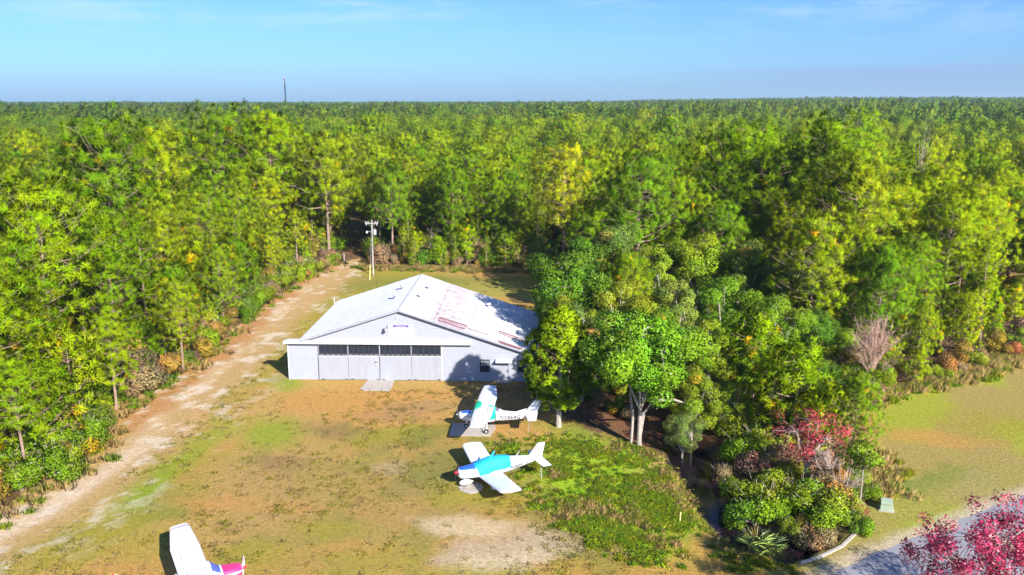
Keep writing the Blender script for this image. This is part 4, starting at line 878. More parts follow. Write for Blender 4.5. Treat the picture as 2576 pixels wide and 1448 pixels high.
# ------------------------------------------------------------------ plants
def nv_count(me): return len(me.vertices)
def mesh_np(name, v, f, mat, tint=None, mi=None, mats=None, smooth=False, nvec=None):
    me = bpy.data.meshes.new(name); nv, nf, k = len(v), len(f), f.shape[1]
    me.vertices.add(nv); me.vertices.foreach_set('co', v.astype('f').ravel()); me.loops.add(nf * k); me.loops.foreach_set('vertex_index', f.astype('i').ravel())
    me.polygons.add(nf); me.polygons.foreach_set('loop_start', np.arange(0, nf * k, k, dtype='i')); me.polygons.foreach_set('loop_total', np.full(nf, k, 'i'))
    for m in (mats or [mat]): me.materials.append(m)
    if mi is not None: me.polygons.foreach_set('material_index', mi.astype('i'))
    if tint is not None:
        a = me.attributes.new('tint', 'FLOAT_COLOR', 'POINT'); a.data.foreach_set('color', np.concatenate([tint, np.ones((nv, 1))], 1).astype('f').ravel())
    if nvec is None: nvec = np.tile(np.array([[.2, -.3, .9]]), (nv_count(me), 1))
    a = me.attributes.new('nv', 'FLOAT_VECTOR', 'POINT'); a.data.foreach_set('vector', nvec.astype('f').ravel())
    me.update(calc_edges=True); return me
def unit(rs, n, zb=0.0):
    d = rs.normal(size=(n, 3)); d[:, 2] += zb; return d / np.linalg.norm(d, axis=1)[:, None]
def blades(rs, cen, n, L_, w, zb=.35, tint=None, bias=None, puff=False):
    """n narrow triangular blades out of every centre"""
    C = np.repeat(cen, n, 0); d = unit(rs, len(C), zb)
    if bias is not None: d = d + np.repeat(bias, n, 0); d /= np.linalg.norm(d, axis=1)[:, None]
    s = unit(rs, len(C)); s = np.cross(d, s); s /= np.linalg.norm(s, axis=1)[:, None] + 1e-9
    l = L_ * rs.uniform(.7, 1.15, (len(C), 1)); 
    if np.ndim(w): w = w
    st = rs.uniform(.05, .60, (len(C), 1)) if puff else .12; e = st + .5 if puff else 1.0; d2 = d + (unit(rs, len(C)) * .5 if puff else 0); B = C + d * l * st; v = np.stack([B - s * w, B + s * w, (B + d2 * l * .5) if puff else C + d * l], 1).reshape(-1, 3); f = np.arange(len(v)).reshape(-1, 3)
    t = np.repeat(np.repeat(tint, n, 0), 3, 0) * rs.uniform(.85, 1.15, (len(C), 1)).repeat(3, 0)
    q = (d * .75 + unit(rs, len(C)) * .3 + np.array([0, 0, .35])) + (np.repeat(bias, n, 0) * 1.15 if bias is not None else 0); q /= np.linalg.norm(q, axis=1)[:, None]
    return v, f, t, q.repeat(3, 0)
def quads(rs, cen, size, tint, flat=0.0, nrm=None):
    n = len(cen); a = unit(rs, n); a[:, 2] *= (1 - flat); a /= np.linalg.norm(a, axis=1)[:, None]; b = np.cross(a, unit(rs, n)); b /= np.linalg.norm(b, axis=1)[:, None] + 1e-9
    s = size * rs.uniform(.6, 1.25, (n, 1)); v = np.stack([cen - a * s, cen - b * s * .55, cen + a * s, cen + b * s * .55], 1).reshape(-1, 3)
    q = (nrm if nrm is not None else np.array([[0, 0, 1.0]])) + unit(rs, n) * .55; q = q / np.linalg.norm(q, axis=1)[:, None]
    return v, np.arange(len(v)).reshape(-1, 4), tint.repeat(4, 0), q.repeat(4, 0)
def ball(rs, n, shell=.55):
    d = unit(rs, n); r = (shell + (1 - shell) * rs.rand(n, 1)) ** .7; return d * r
WARM = np.array([2.6, 1.15, 1.6]); 
def tints(rs, n, lo=.72, hi=1.28, warm=.0):
    t = np.ones((n, 3)) * rs.uniform(lo, hi, (n, 1)); t[:, 0] *= rs.uniform(.85, 1.2, n); w = rs.rand(n) < warm; t[w] *= np.array([2.4, 1.05, 1.5]); return t
def pine_meshes(seed, H=17., r=3.2, cb=.42, n_limb=34, tuft=8, tuft_n=24, L_=.60, w=.032, slim=False, mat='pine', warm=.012):
    rs = np.random.RandomState(seed); rn = random.Random(seed)
    tb = MB(); bend = rn.uniform(-.4, .4), rn.uniform(-.4, .4)
    ax = lambda t: Vector((bend[0] * math.sin(t * 2.2), bend[1] * math.sin(t * 1.8), H * t))
    R0 = .013 * H
    tb.tube([ax(t) for t in (0, .15, .35, .55, .75, .97)], [R0 * 1.25, R0, R0 * .85, R0 * .65, R0 * .4, R0 * .1], 7)
    cen = []; bias = []
    ga = rn.uniform(0, 6)
    for i in range(n_limb):
        q = (i + rn.random()) / n_limb; t = cb + (.93 - cb) * q ** .9; ga += 2.4 + rn.uniform(-.5, .5)
        prof = (math.sin(min(1, (1 - q) * 1.35 + .12) * 1.5708) ** .8) * (.65 + .35 * min(1, q * 3)) if slim else math.sin(math.pi * (.24 + .66 * q)) ** .55 ; ll = r * prof * rn.uniform(.6, 1.12) + .25
        p0 = ax(t); el = rn.uniform(.0, .45) + q * .45; d = Vector((math.cos(ga) * math.cos(el), math.sin(ga) * math.cos(el), math.sin(el)))
        p1 = p0 + d * ll * .55 + Vector((0, 0, -.05 * ll)); p2 = p0 + d * ll + Vector((0, 0, .12 * ll))
        tb.tube([p0, p1, p2], [.055 * (1.2 - q) * (r / 3) + .015, .035 * (1.2 - q) + .01, .012], 4, cap=False)
        m = max(2, int(tuft * (.35 + .75 * ll / r)))
        for k in range(m):
            u = 1 - .72 * (k / m) ** 1.1; base = p0.lerp(p2, u) if u < .55 else p1.lerp(p2, (u - .55) / .45)
            sp = .26 * ll * (1.25 - u * .5) + .22; c = base + Vector((rn.gauss(0, sp), rn.gauss(0, sp), rn.gauss(.1, sp * .55)))
            cen.append(tuple(c)); bb = (c - ax(t)); bb.z = 0; bb = bb.normalized() * .55 if bb.length > 0 else bb; bias.append((bb.x, bb.y, .25))
            if rn.random() < .35: tb.tube([base, c], [.018, .008], 3, cap=False)
    for k in range(16): c = ax(.97 - .006 * k); cen.append((c.x + rn.gauss(0, .03 * k + .1), c.y + rn.gauss(0, .03 * k + .1), c.z - .04 * k)); bias.append((0, 0, .45))
    if not slim:   # dead stubs below the crown
        for k in range(7):
            t = rn.uniform(cb * .45, cb); p0 = ax(t); a = rn.uniform(0, 6.28); l = rn.uniform(.5, 1.8); tb.tube([p0, p0 + Vector((math.cos(a) * l, math.sin(a) * l, rn.uniform(-.3, .3)))], [.035, .01], 3, cap=False)
    cen = np.array(cen); T = tints(rs, len(cen), .78, 1.25, warm)
    v, f, t, q = blades(rs, cen, tuft_n, L_, w, .25, T, np.array(bias), True)
    crown = mesh_np('crown', v, f, M[mat], t, nvec=q)
    tr = tb.build('trunk', M['bark_pine']); me = tr.data; bpy.data.objects.remove(tr)
    return me, crown
def broad_meshes(seed, H=9., r=3.5, lobes=34, leaves=300, size=.13, mat='leaf', bark='bark_grey', base=.25, gap=.0, forks=5, warm=.03, lobe_r=1.0, shell=.5, lean=0, flat=.85, thick=1.0):
    rs = np.random.RandomState(seed); rn = random.Random(seed); tb = MB()
    fork = Vector((lean * .3, 0, H * base)); R0 = (.017 * H + .03) * thick
    tb.tube([(0, 0, -.1), tuple(fork * .5), tuple(fork)], [R0 * 1.3, R0, R0 * .9], 8)
    cz = H * (base + 1) / 2; hz_ = H * (1 - base) / 2; cen = []
    main = []
    for k in range(forks):
        a = 6.28 * k / forks + rn.uniform(-.4, .4); m = Vector((math.cos(a) * r * .42, math.sin(a) * r * .42, cz + rn.uniform(-.15, .35) * hz_)); main.append(m)
        mid = fork.lerp(m, .5) + Vector((rn.gauss(0, .2), rn.gauss(0, .2), 0)); tb.tube([fork, mid, m], [R0 * .7, R0 * .5, R0 * .3], 6, cap=False)
    top = Vector((lean, 0, H * .82)); main.append(top); tb.tube([fork, fork.lerp(top, .5), top], [R0 * .7, R0 * .45, R0 * .2], 6, cap=False)
    for k in range(lobes):
        d = unit(rs, 1)[0]; q = rn.uniform(.62, 1.0) if k % 4 else rn.uniform(.2, .6); zz = d[2] * flat
        pr = 1 if zz > -.2 else (1 + zz * .4); c = Vector((d[0] * r * q * pr + lean * .5, d[1] * r * q * pr, cz + zz * hz_ * q)); cen.append(c)
        m = min(main, key=lambda w_: (w_ - c).length); mid = m.lerp(c, .5) + Vector((rn.gauss(0, .15), rn.gauss(0, .15), rn.gauss(0, .15))); tb.tube([m, mid, c], [R0 * .28, R0 * .16, .012], 4, cap=False)
    V = []; T = []; NN = []
    for c in cen:
        lr = lobe_r * rn.uniform(.65, 1.2); n = int(leaves * (lr / lobe_r) ** 2 * (1 - gap * rn.random())); p = ball(rs, n, shell) * np.array([lr, lr, lr * .8]) + np.array(c); V.append(p); NN.append((p - np.array(c)) / lr * .9 + (p - np.array([0, 0, cz])) / np.array([r, r, hz_]) * .6 + np.array([0, 0, .25]))
        t = tints(rs, 1, .75, 1.2, warm)[0]; T.append(np.ones((n, 3)) * t * rs.uniform(.75, 1.25, (n, 1)))
    v, f, t, q = quads(rs, np.concatenate(V), size, np.concatenate(T), .25, np.concatenate(NN))
    crown = mesh_np('crown', v, f, M[mat], t, nvec=q); tr = tb.build('trunk', M[bark]); me = tr.data; bpy.data.objects.remove(tr); return me, crown
def shrub_mesh(seed, r=1.3, h=1.6, lobes=10, leaves=460, size=.062, mat='shrub_green', warm=.08, stems=True):
    rs = np.random.RandomState(seed); rn = random.Random(seed); V = []; T = []; NN = []; tb = MB()
    for k in range(lobes):
        a = rn.uniform(0, 6.28); q = rn.uniform(0, .75) ** .7 * r; lr = rn.uniform(.3, .55) * r; z = rn.uniform(.3, 1.0) * h * (1 - .45 * q / r)
        n = int(leaves * (lr / (.42 * r)) ** 2); p = ball(rs, n, .45) * np.array([lr, lr, lr * .85]) + np.array([math.cos(a) * q, math.sin(a) * q, z]); p[:, 2] = np.abs(p[:, 2]); V.append(p); NN.append((p - np.array([math.cos(a) * q, math.sin(a) * q, z])) / lr * .9 + p / np.array([r, r, h]) * .5)
        t = tints(rs, 1, .7, 1.25, warm)[0]; T.append(np.ones((n, 3)) * t * rs.uniform(.7, 1.3, (n, 1)))
        tb.tube([(rn.uniform(-.1, .1), rn.uniform(-.1, .1), 0), (math.cos(a) * q * .8, math.sin(a) * q * .8, z)], [.03, .01], 3, cap=False)
        for e in range(2): tb.tube([(math.cos(a) * q * .5, math.sin(a) * q * .5, z * .6), (math.cos(a + e) * q * 1.2, math.sin(a + e) * q * 1.2, z + lr * 1.1)], [.014, .005], 3, cap=False)
    v, f, t, q = quads(rs, np.concatenate(V), size, np.concatenate(T), .2, np.concatenate(NN)); crown = mesh_np('leaves', v, f, M[mat], t, nvec=q); tr = tb.build('stems', M['twig']); me = tr.data; bpy.data.objects.remove(tr); return me, crown
def bare_mesh(seed, H=4., r=1.8, n=26, mat='twig', twigs=10):
    rn = random.Random(seed); tb = MB(); tb.tube([(0, 0, -.1), (.05, 0, H * .3)], [.06, .045], 6)
    for k in range(n):
        a = rn.uniform(0, 6.28); el = rn.uniform(.5, 1.45); l = rn.uniform(.5, .75) * H; p0 = Vector((.03, 0, H * rn.uniform(.08, .45))); d = Vector((math.cos(a) * math.cos(el) * r / H * 1.8, math.sin(a) * math.cos(el) * r / H * 1.8, math.sin(el)))
        p1 = p0 + d * l * .5; p2 = p0 + d * l + Vector((rn.gauss(0, .15), rn.gauss(0, .15), 0)); tb.tube([p0, p1, p2], [.03, .02, .006], 3, cap=False)
        for e in range(twigs):
            t = rn.uniform(.4, 1); q = p0.lerp(p2, t); tb.tube([q, q + Vector((rn.gauss(0, .28), rn.gauss(0, .28), rn.uniform(.05, .5))) * r / 1.6], [.012, .004], 3, cap=False)
    tr = tb.build('branches', M[mat]); me = tr.data; bpy.data.objects.remove(tr); return me
PL = []
def plant(name, meshes, x, y, s, rz, label, cat, group=None, parts=('trunk', 'crown'), z=None, sz=1.0):
    o = bpy.data.objects.new(name, None); COL.objects.link(o); o.location = (x, y, ground_z(x, y) if z is None else z); o.rotation_euler = (0, 0, rz); o.scale = (s, s, s * sz); tag(o, label, cat, group); o.empty_display_size = .2
    for nm, me in zip(parts, meshes):
        if me is None: continue
        c = bpy.data.objects.new(nm, me); COL.objects.link(c); c.parent = o
    PL.append((x, y)); return o

PINES = [pine_meshes(11 + i, H=16, r=3.9 + .4 * (i % 3), cb=(.26, .40, .32, .24, .44, .3, .36)[i], n_limb=50 + 3 * (i % 3), tuft=11, tuft_n=64) for i in range(7)]
SLIM = [pine_meshes(41 + i, H=15, r=1.7 + .2 * i, cb=.22 + .07 * i, n_limb=36, tuft=7, tuft_n=38, L_=.5, slim=True) for i in range(4)]
YOUNG = [pine_meshes(61 + i, H=6, r=1.5, cb=.12, n_limb=26, tuft=7, tuft_n=42, L_=.46, slim=True, warm=.05) for i in range(3)]
YEL = pine_meshes(81, H=16, r=3.9, cb=.33, n_limb=46, tuft=12, tuft_n=44, mat='yellow_pine', warm=0)
BROAD = [broad_meshes(101 + i, H=9.5, r=(3.2, 2.3, 2.9, 2.1, 3.5)[i], lobes=(50, 40, 48, 38, 54)[i], leaves=620, size=.085, base=.22, warm=.015, lobe_r=(.95, .8, .9, .75, 1.0)[i], thick=.8) for i in range(5)]
BRIGHT = broad_meshes(121, H=10.3, r=4.1, lobes=70, leaves=820, size=.098, mat='leaf_bright', base=.26, warm=0, lobe_r=1.05, thick=.72)
print('protos', len(PINES))
rng = random.Random(77)
def taken(x, y, d): return any(abs(px - x) < d and (px - x) ** 2 + (py - y) ** 2 < d * d for px, py in PL)

# ---- individually recognisable trees
x, y = P(1405, 1075)
def cedar_meshes():
    rs = np.random.RandomState(5); rn = random.Random(5); tb = MB(); H = 9.3
    tb.tube([(0, 0, -.1), (0, 0, 1.2), (.1, 0, 3.5), (.1, 0, 8.4)], [.24, .2, .16, .03], 8)
    cen = []; bias = []; tn = []
    for k in range(760):
        t = rn.random(); z = 1.9 + (H - 1.9) * t; pr = 2.75 * (math.sin(min(1, (t + .16) * 1.7) * 1.5708)) * (1 - max(0, t - .45) ** 1.5 * 1.9); pr = max(.25, pr); a = rn.uniform(0, 6.28); q = pr * math.sqrt(rn.uniform(.35, 1.0)) * (1 + .13 * math.sin(a * 3 + z * 1.7)); 
        z += rn.gauss(0, .25); cen.append((math.cos(a) * q, math.sin(a) * q, z)); bias.append((math.cos(a) * .6, math.sin(a) * .6, .75)); b_ = rn.uniform(.7, 1.2); tn.append((b_, b_, b_))
        if k % 12 == 0: tb.tube([(0, 0, z - q * .4), (math.cos(a) * q * .9, math.sin(a) * q * .9, z)], [.03, .01], 3, cap=False)
    v, f, t, q = blades(rs, np.array(cen), 30, .52, .045, .1, np.array(tn), np.array(bias) * 1.2)
    crown = mesh_np('crown', v, f, M['cedar'], t, nvec=q); tr = tb.build('trunk', M['bark_grey']); me = tr.data; bpy.data.objects.remove(tr); return me, crown
plant('cedar_tree', cedar_meshes(), x, y, height_at(775, y) / 9.6, 0, 'yellow-green cedar standing by the office end of the hangar', 'tree')
x, y = P(1598, 1122)
t = plant('broadleaf_tree', BRIGHT, x + .3, y, (height_at(765, y)) / 10.3, .4, 'bright green broadleaf tree with a pale forked trunk on the ditch bank', 'tree')
b = MB(); b.tube([(0, 0, .6), (.25, .1, 2.4), (1.0, .2, 3.3), (2.4, .2, 3.35), (3.2, .1, 3.1)], [.15, .14, .12, .09, .05], 7); b.tube([(-.5, .35, -.1), (-.45, .3, 2.2), (-.7, .4, 4)], [.12, .1, .07], 7); l = b.build('low_limb', M['bark_grey'], t); l.rotation_euler = (0, 0, -.4)
# crimson tree over the road corner, close to the camera
RED = broad_meshes(201, H=9.6, r=4.3, lobes=190, leaves=150, size=.075, mat='red_leaf', base=.3, forks=8, warm=0, lobe_r=.62, shell=.1, gap=.4, flat=.95, thick=.55, bark='twig')
plant('red_maple_tree', RED, 22.6, 35.6, 1.0, .3, 'crimson-leaved maple in full autumn colour overhanging the asphalt road', 'tree')
RED2 = broad_meshes(203, H=5.2, r=2.1, lobes=60, leaves=90, size=.06, mat='dull_red', bark='twig', base=.3, forks=5, warm=0, lobe_r=.45, shell=.2, gap=.5, thick=.5)
x, y = P(2022, 1246); plant('red_maple_tree', RED2, x, y, height_at(1025, y) / 5.0, 1.0, 'small thin maple with scattered pink-red leaves among the ditch brush', 'tree')
GEDGE = broad_meshes(205, H=9, r=3, lobes=40, leaves=170, size=.10, base=.3, mat='shrub_green')
plant('broadleaf_tree', GEDGE, 29.0, 37.5, .85, 0, 'dark green broadleaf tree leaning in behind the crimson maple', 'tree')
x, y = P(2160, 1305); THIN = broad_meshes(207, H=4.6, r=1.1, lobes=16, leaves=120, size=.08, base=.62, bark='twig', mat='shrub_green', lobe_r=.5, thick=.35); plant('broadleaf_tree', THIN, x, y, height_at(1108, y) / 4.6, 0, 'spindly young tree with a thin bare stem and small green crown beside the field', 'tree')
x, y = P(2188, 975); plant('bare_tree', (bare_mesh(31, 5.2, 1.9, 60, 'twig_pink', 18),), x, y, height_at(808, y) / 5.0, 0, 'leafless pinkish tree at the edge of the field', 'tree', parts=('branches',))
x, y = P(2120, 1275); plant('bare_tree', (bare_mesh(33, 3.2, 1.8, 16, 'twig', 8),), x, y, 1.0, 0, 'small leafless pale tree behind the green utility box', 'tree', parts=('branches',))
x, y = P(2085, 1225); plant('bare_tree', (bare_mesh(35, 3.0, 2.2, 18, 'twig', 8),), x, y, 1.0, 0, 'leafless brush tree between the red maple and the field', 'tree', parts=('branches',))
x, y = P(2325, 340, 19); plant('dead_tree', (bare_mesh(37, 22, 3.5, 14, 'twig', 4),), 2325 and X_at(2323, 170, 20), 170, height_at(322, 170) / 20, 0, 'dead grey snag standing above the pines', 'dead tree', parts=('branches',))

for X, Y, h, w in ((5.6, 80.5, 8.6, 'dark broadleaf tree pressed against the office end of the hangar'), (6.6, 76.2, 9.4, 'glossy broadleaf tree just behind the yellow-green cedar'), (5.4, 86.5, 9.2, 'broadleaf tree reaching over the rear of the shaded roof slope')):
    plant('broadleaf_tree', BROAD[1], X, Y, h / 9.4, X, w, 'tree')
BL = ['broadleaf tree crown spreading in the dense clump beside the hangar']
for i, (px, top, Y, r_) in enumerate([(1425, 610, 89, .62), (1475, 590, 98, .8), (1540, 560, 104, 1.0), (1640, 600, 96, 1.0), (1560, 700, 86, .95), (1755, 570, 102, 1.05), (1500, 770, 80, .7), (1880, 600, 98, 1.0), (1700, 690, 84, 1.0), (1820, 690, 86, 1.0), (1990, 620, 96, .95), (2080, 640, 100, .9), (1660, 770, 76, .8), (1780, 790, 74, .9), (1950, 740, 82, .9), (2045, 770, 84, .9), (1880, 830, 74, .9), (1745, 900, 66.5, .75), (1990, 850, 76, .8), (1830, 960, 68, .7), (2100, 560, 112, 1.0), (2200, 600, 108, .9), (2340, 560, 112, 1.0), (1930, 930, 70, .7), (1720, 1010, 64, .55), (2120, 820, 86, .7), (1395, 660, 97, .5), (1365, 590, 128, .9), (1330, 440, 180, 1.1), (2060, 900, 72, .6), (1600, 870, 78, .8)]):
    h = height_at(top, Y); X = X_at(px, Y, h * .6); s = h / 9.4
    plant('broadleaf_tree', BROAD[i % 5], X, Y, s, i * 1.3, *(lambda w: (w, 'tree', w))('%s broadleaf tree in the clump, %s' % ('low' if h < 6.5 else 'mid-height' if h < 9.3 else 'tall', 'along the ditch' if Y < 73 else 'next to the hangar' if px < 1600 and Y < 100 else 'deep behind its front crowns' if Y > 99 else 'in its middle' if px < 1900 else 'on its side towards the field')), sz=1)
    # crowns keep their real spread
PINE_HERO = [(265, 318, 118, 1.0, 4), (1420, 382, 136, 1, 'Y'), (1610, 415, 112, 1.15, 1), (1855, 335, 122, 1, 2), (2085, 305, 112, 1.25, 3), (2150, 400, 104, 1.1, 0), (1940, 380, 118, 1, 4), (2350, 430, 118, 1.1, 5), (2240, 480, 110, 1, 1), (1700, 450, 118, 1, 6), (2440, 470, 110, 1.1, 2), (690, 300, 150, 1.1, 4), (560, 300, 150, 1.1, 5), (100, 470, 82, 1, 2), (400, 330, 135, 1.1, 3), (820, 360, 150, 1, 1), (1200, 430, 150, .9, 'S'), (1130, 400, 156, .9, 'S')]
HERO_LAB = ['tall pine with a long pale bare trunk in the wood beside the dirt track', '', 'dense pine directly behind the yellow-green pine', 'full pine standing over the middle of the broadleaf clump', 'largest pine of all, broad crown rising above the broadleaf clump', 'pine tucked against the near side of the largest pine', 'pine filling the gap between the two tallest behind the broadleaf clump', 'broad pine in front of the dead grey snag', 'full pine between the largest pine and the dead snag', 'soft bright pine at the back corner of the broadleaf clump', 'tall pine between the dead snag and the field edge', 'tall pine in the wood above the bend of the dirt track', 'thick pine next to the tall one above the bend of the dirt track', 'tall near pine in the wood opposite the parked magenta-nosed aircraft', 'tall pine in mid-wood between the bare-trunk pine and the bend of the track', 'last tall pine where the dirt track enters the wood', '', '']
for i, (px, top, Y, w_, k) in enumerate(PINE_HERO):
    h = height_at(top, Y); X = X_at(px, Y, h * .7)
    if k == 'Y': plant('pine_tree', YEL, X, Y, h / 16, 0, 'bright yellow-green pine standing out behind the back lawn', 'tree')
    elif k == 'S': plant('pine_tree', SLIM[i % 4], X, Y, h / 15, i, 'slender tall pine at the wood edge behind the back lawn', 'tree', 'slender pines behind the back lawn')
    else:
        side = HERO_LAB[i]
        plant('pine_tree', PINES[k], X, Y, h / 16, i * .9, side, 'tree', 'taller pines beside the dirt track' if px < 1000 else 'taller pines behind the broadleaf clump')
YNG = [(1900, 800, 73), (1990, 870, 64.5), (2040, 1000, 62.5), (1945, 900, 66), (2075, 930, 74), (2150, 690, 92), (2160, 640, 98), (2300, 880, 80), (2230, 850, 83), (2400, 740, 95), (2470, 690, 98), (2550, 720, 101), (2500, 780, 96), (2425, 840, 92), (2600, 830, 98), (2250, 520, 108), (2340, 790, 90), (2270, 790, 91), (2480, 600, 96), (2070, 960, 66)]
for i, (px, top, Y) in enumerate(YNG):
    h = height_at(top, Y); plant('pine_tree', YOUNG[i % 3] if h < 9.5 else SLIM[i % 4], X_at(px, Y, h * .5), Y, h / (6 if h < 9.5 else 15), i, ('%s young pine %s' % ('low bushy' if h < 7 else 'mid-height' if h < 10.5 else 'slender tall', 'beside the yellow-orange tinged gap in the broadleaf clump' if px < 2000 and Y > 70 else 'over the thicket beyond the ditch' if Y < 68 else 'beside the leafless pinkish tree' if px < 2320 else 'at the wooded corner of the field')), 'tree', 'young pines by the field: %s %d' % ('low' if h < 7 else 'mid' if h < 10.5 else 'tall', (px < 2000) * 1 + (Y < 68) * 2 + (px < 2320) * 4))

EDGE = [P(*q) for q in [(-60, 1310), (60, 1235), (190, 1165), (255, 1060), (320, 990), (470, 905), (550, 840), (630, 765), (750, 690), (840, 650)]]
n_edge = 0
for a, c in zip(EDGE[:-1], EDGE[1:]):
    a, c = Vector(a), Vector(c); L_ = (c - a).length; d = (c - a).normalized(); nn = Vector((-d.y, d.x))
    for i in range(max(1, int(L_ / 2.6))):
        q = a.lerp(c, (i + rng.random()) / max(1, int(L_ / 2.6))) + nn * rng.uniform(1.2, 5.5)
        if rng.random() < .8: plant('pine_tree', YOUNG[rng.randrange(3)], q.x, q.y, rng.uniform(.7, 1.55), rng.uniform(0, 6), 'low bushy pine in the edge of the wood along the dirt track', 'tree', 'low bushy pines along the dirt track'); n_edge += 1
BX = [(X_at(2562, q, height_at(712, q)), q, 5.5) for q in (92, 100, 108, 116)] + [(X_at(265, 118, 17), 112, 4.5), (X_at(268, 112, 8), 106, 4.0), (X_at(690, 145, 12), 140, 4)]
for i, (bx, by, h, tw, lab) in enumerate([(P(500, 838)[0], P(500, 838)[1], 4.2, 10, 'tangle of leafless grey limbs at the wood edge opposite the hangar'), (P(600, 770)[0] - 1, P(600, 770)[1], 4.6, 12, 'leafless brushy tree at the wood edge where the track narrows'), (P(330, 930)[0] - 3, P(330, 930)[1], 4.0, 10, 'broken leafless tree in the wood edge near the dirt track'), (P(1240, 672)[0], P(1240, 672)[1] + 2, 5.5, 8, 'thin leafless tree behind the back lawn'), (P(1090, 660)[0], P(1090, 660)[1] + 1, 6, 8, 'thin pale leafless sapling behind the back lawn by the utility pole')]):
    plant('bare_tree', (bare_mesh(70 + i, h, 1.6, 22, ('twig', 'twig_pink')[i % 2], tw),), bx, by, 1.0, i, lab, 'tree', parts=('branches',))
for i in range(0): pass
# ---- the pines one can tell apart, nearest first
def view_ok(x, y, m=6): return y > 30 and abs(x) < y * .60 * 1.03 + m
cand = []
gx, gy = np.meshgrid(np.arange(-150, 150, 5.2), np.arange(44, 240, 5.2)); rs0 = np.random.RandomState(4)
gx = (gx + rs0.uniform(-1.7, 1.7, gx.shape)).ravel(); gy = (gy + rs0.uniform(-1.7, 1.7, gy.shape)).ravel()
fo = is_forest(gx, gy) & (np.abs(gx) < gy * .63 + 6) & (np.hypot(gx, gy) < 225)
edge_pts = np.array(LAWN + FIELD)
for a, c in sorted(zip(gx[fo], gy[fo]), key=lambda q: q[1]):
    if dist_line(TRACK, np.array([a]), np.array([c]))[0] < 2.8: continue
    cand.append((float(a), float(c)))
n_p = len(PINE_HERO) + len(YNG) + n_edge; MID = []
broadzone = [(4, 62), (4, 112), (40, 112), (34, 80), (24, 60), (16, 58)]
for a, c in cand:
    if taken(a, c, 2.6) or any(math.hypot(a - q[0], c - q[1]) < q[2] for q in BX): continue
    inb = bool(inside(broadzone, np.array([a]), np.array([c]))[0])
    if inb and rng.random() < .8: continue
    de = min(dist_line(LAWN, np.array([a]), np.array([c]))[0], dist_line(FIELD, np.array([a]), np.array([c]))[0])
    back = a > -28 and a < 12 and c > 132
    if n_p < 274:
        if de < 3 and rng.random() < .75 and not back: continue
        if back:
            if de < 2 and rng.random() < .5: continue
            kind = SLIM; s = rng.uniform(.5, .8) + min(.25, de * .012) if de > 6 else rng.uniform(.28, .5); lab = 'slender pine in the thin stand behind the back lawn'; grp = 'slender pines behind the back lawn'; H = 15
        elif a < -5:
            kind = PINES if rng.random() < .93 else SLIM; s = rng.uniform(.68, 1.02) if de > 5 else rng.uniform(.4, .75); lab = 'green pine in the dense wood beside the dirt track'; grp = 'pines in the wood beside the dirt track'
        else:
            kind = PINES if rng.random() < .88 else SLIM; s = rng.uniform(.62, .98) if de > 6 else rng.uniform(.35, .6); lab = 'green pine in the wood beyond the broadleaf clump'; grp = 'pines beyond the broadleaf clump'
        hh = s * (15 if kind is SLIM else 16); st = 'tall' if hh > 17 else 'middling' if hh > 13.5 else 'short'
        if not back:
            rw = 'at the margin' if de < 7 else 'in the depth'
            zn = ('near the parked magenta-nosed aircraft' if c < 80 else 'level with the hangar' if c < 112 else 'level with the back lawn' if c < 145 else 'past the end of the back lawn') if a < -5 else ('nearest the field' if c < 105 else 'behind the broadleaf clump' if c < 140 else 'far behind the broadleaf clump')
            lab = '%s %s pine %s of the wood, %s' % (st, 'slender' if kind is SLIM else 'full', rw, zn); grp = lab
        else: lab = st + ' ' + lab; grp = lab
        plant('pine_tree', kind[rng.randrange(len(kind))], a, c, s, rng.uniform(0, 6.28), lab, 'tree', grp, sz=rng.uniform(.92, 1.08)); n_p += 1; ylast = c
    else: MID.append((a, c))
print('pines', n_p, 'last y', ylast, 'mid', len(MID))

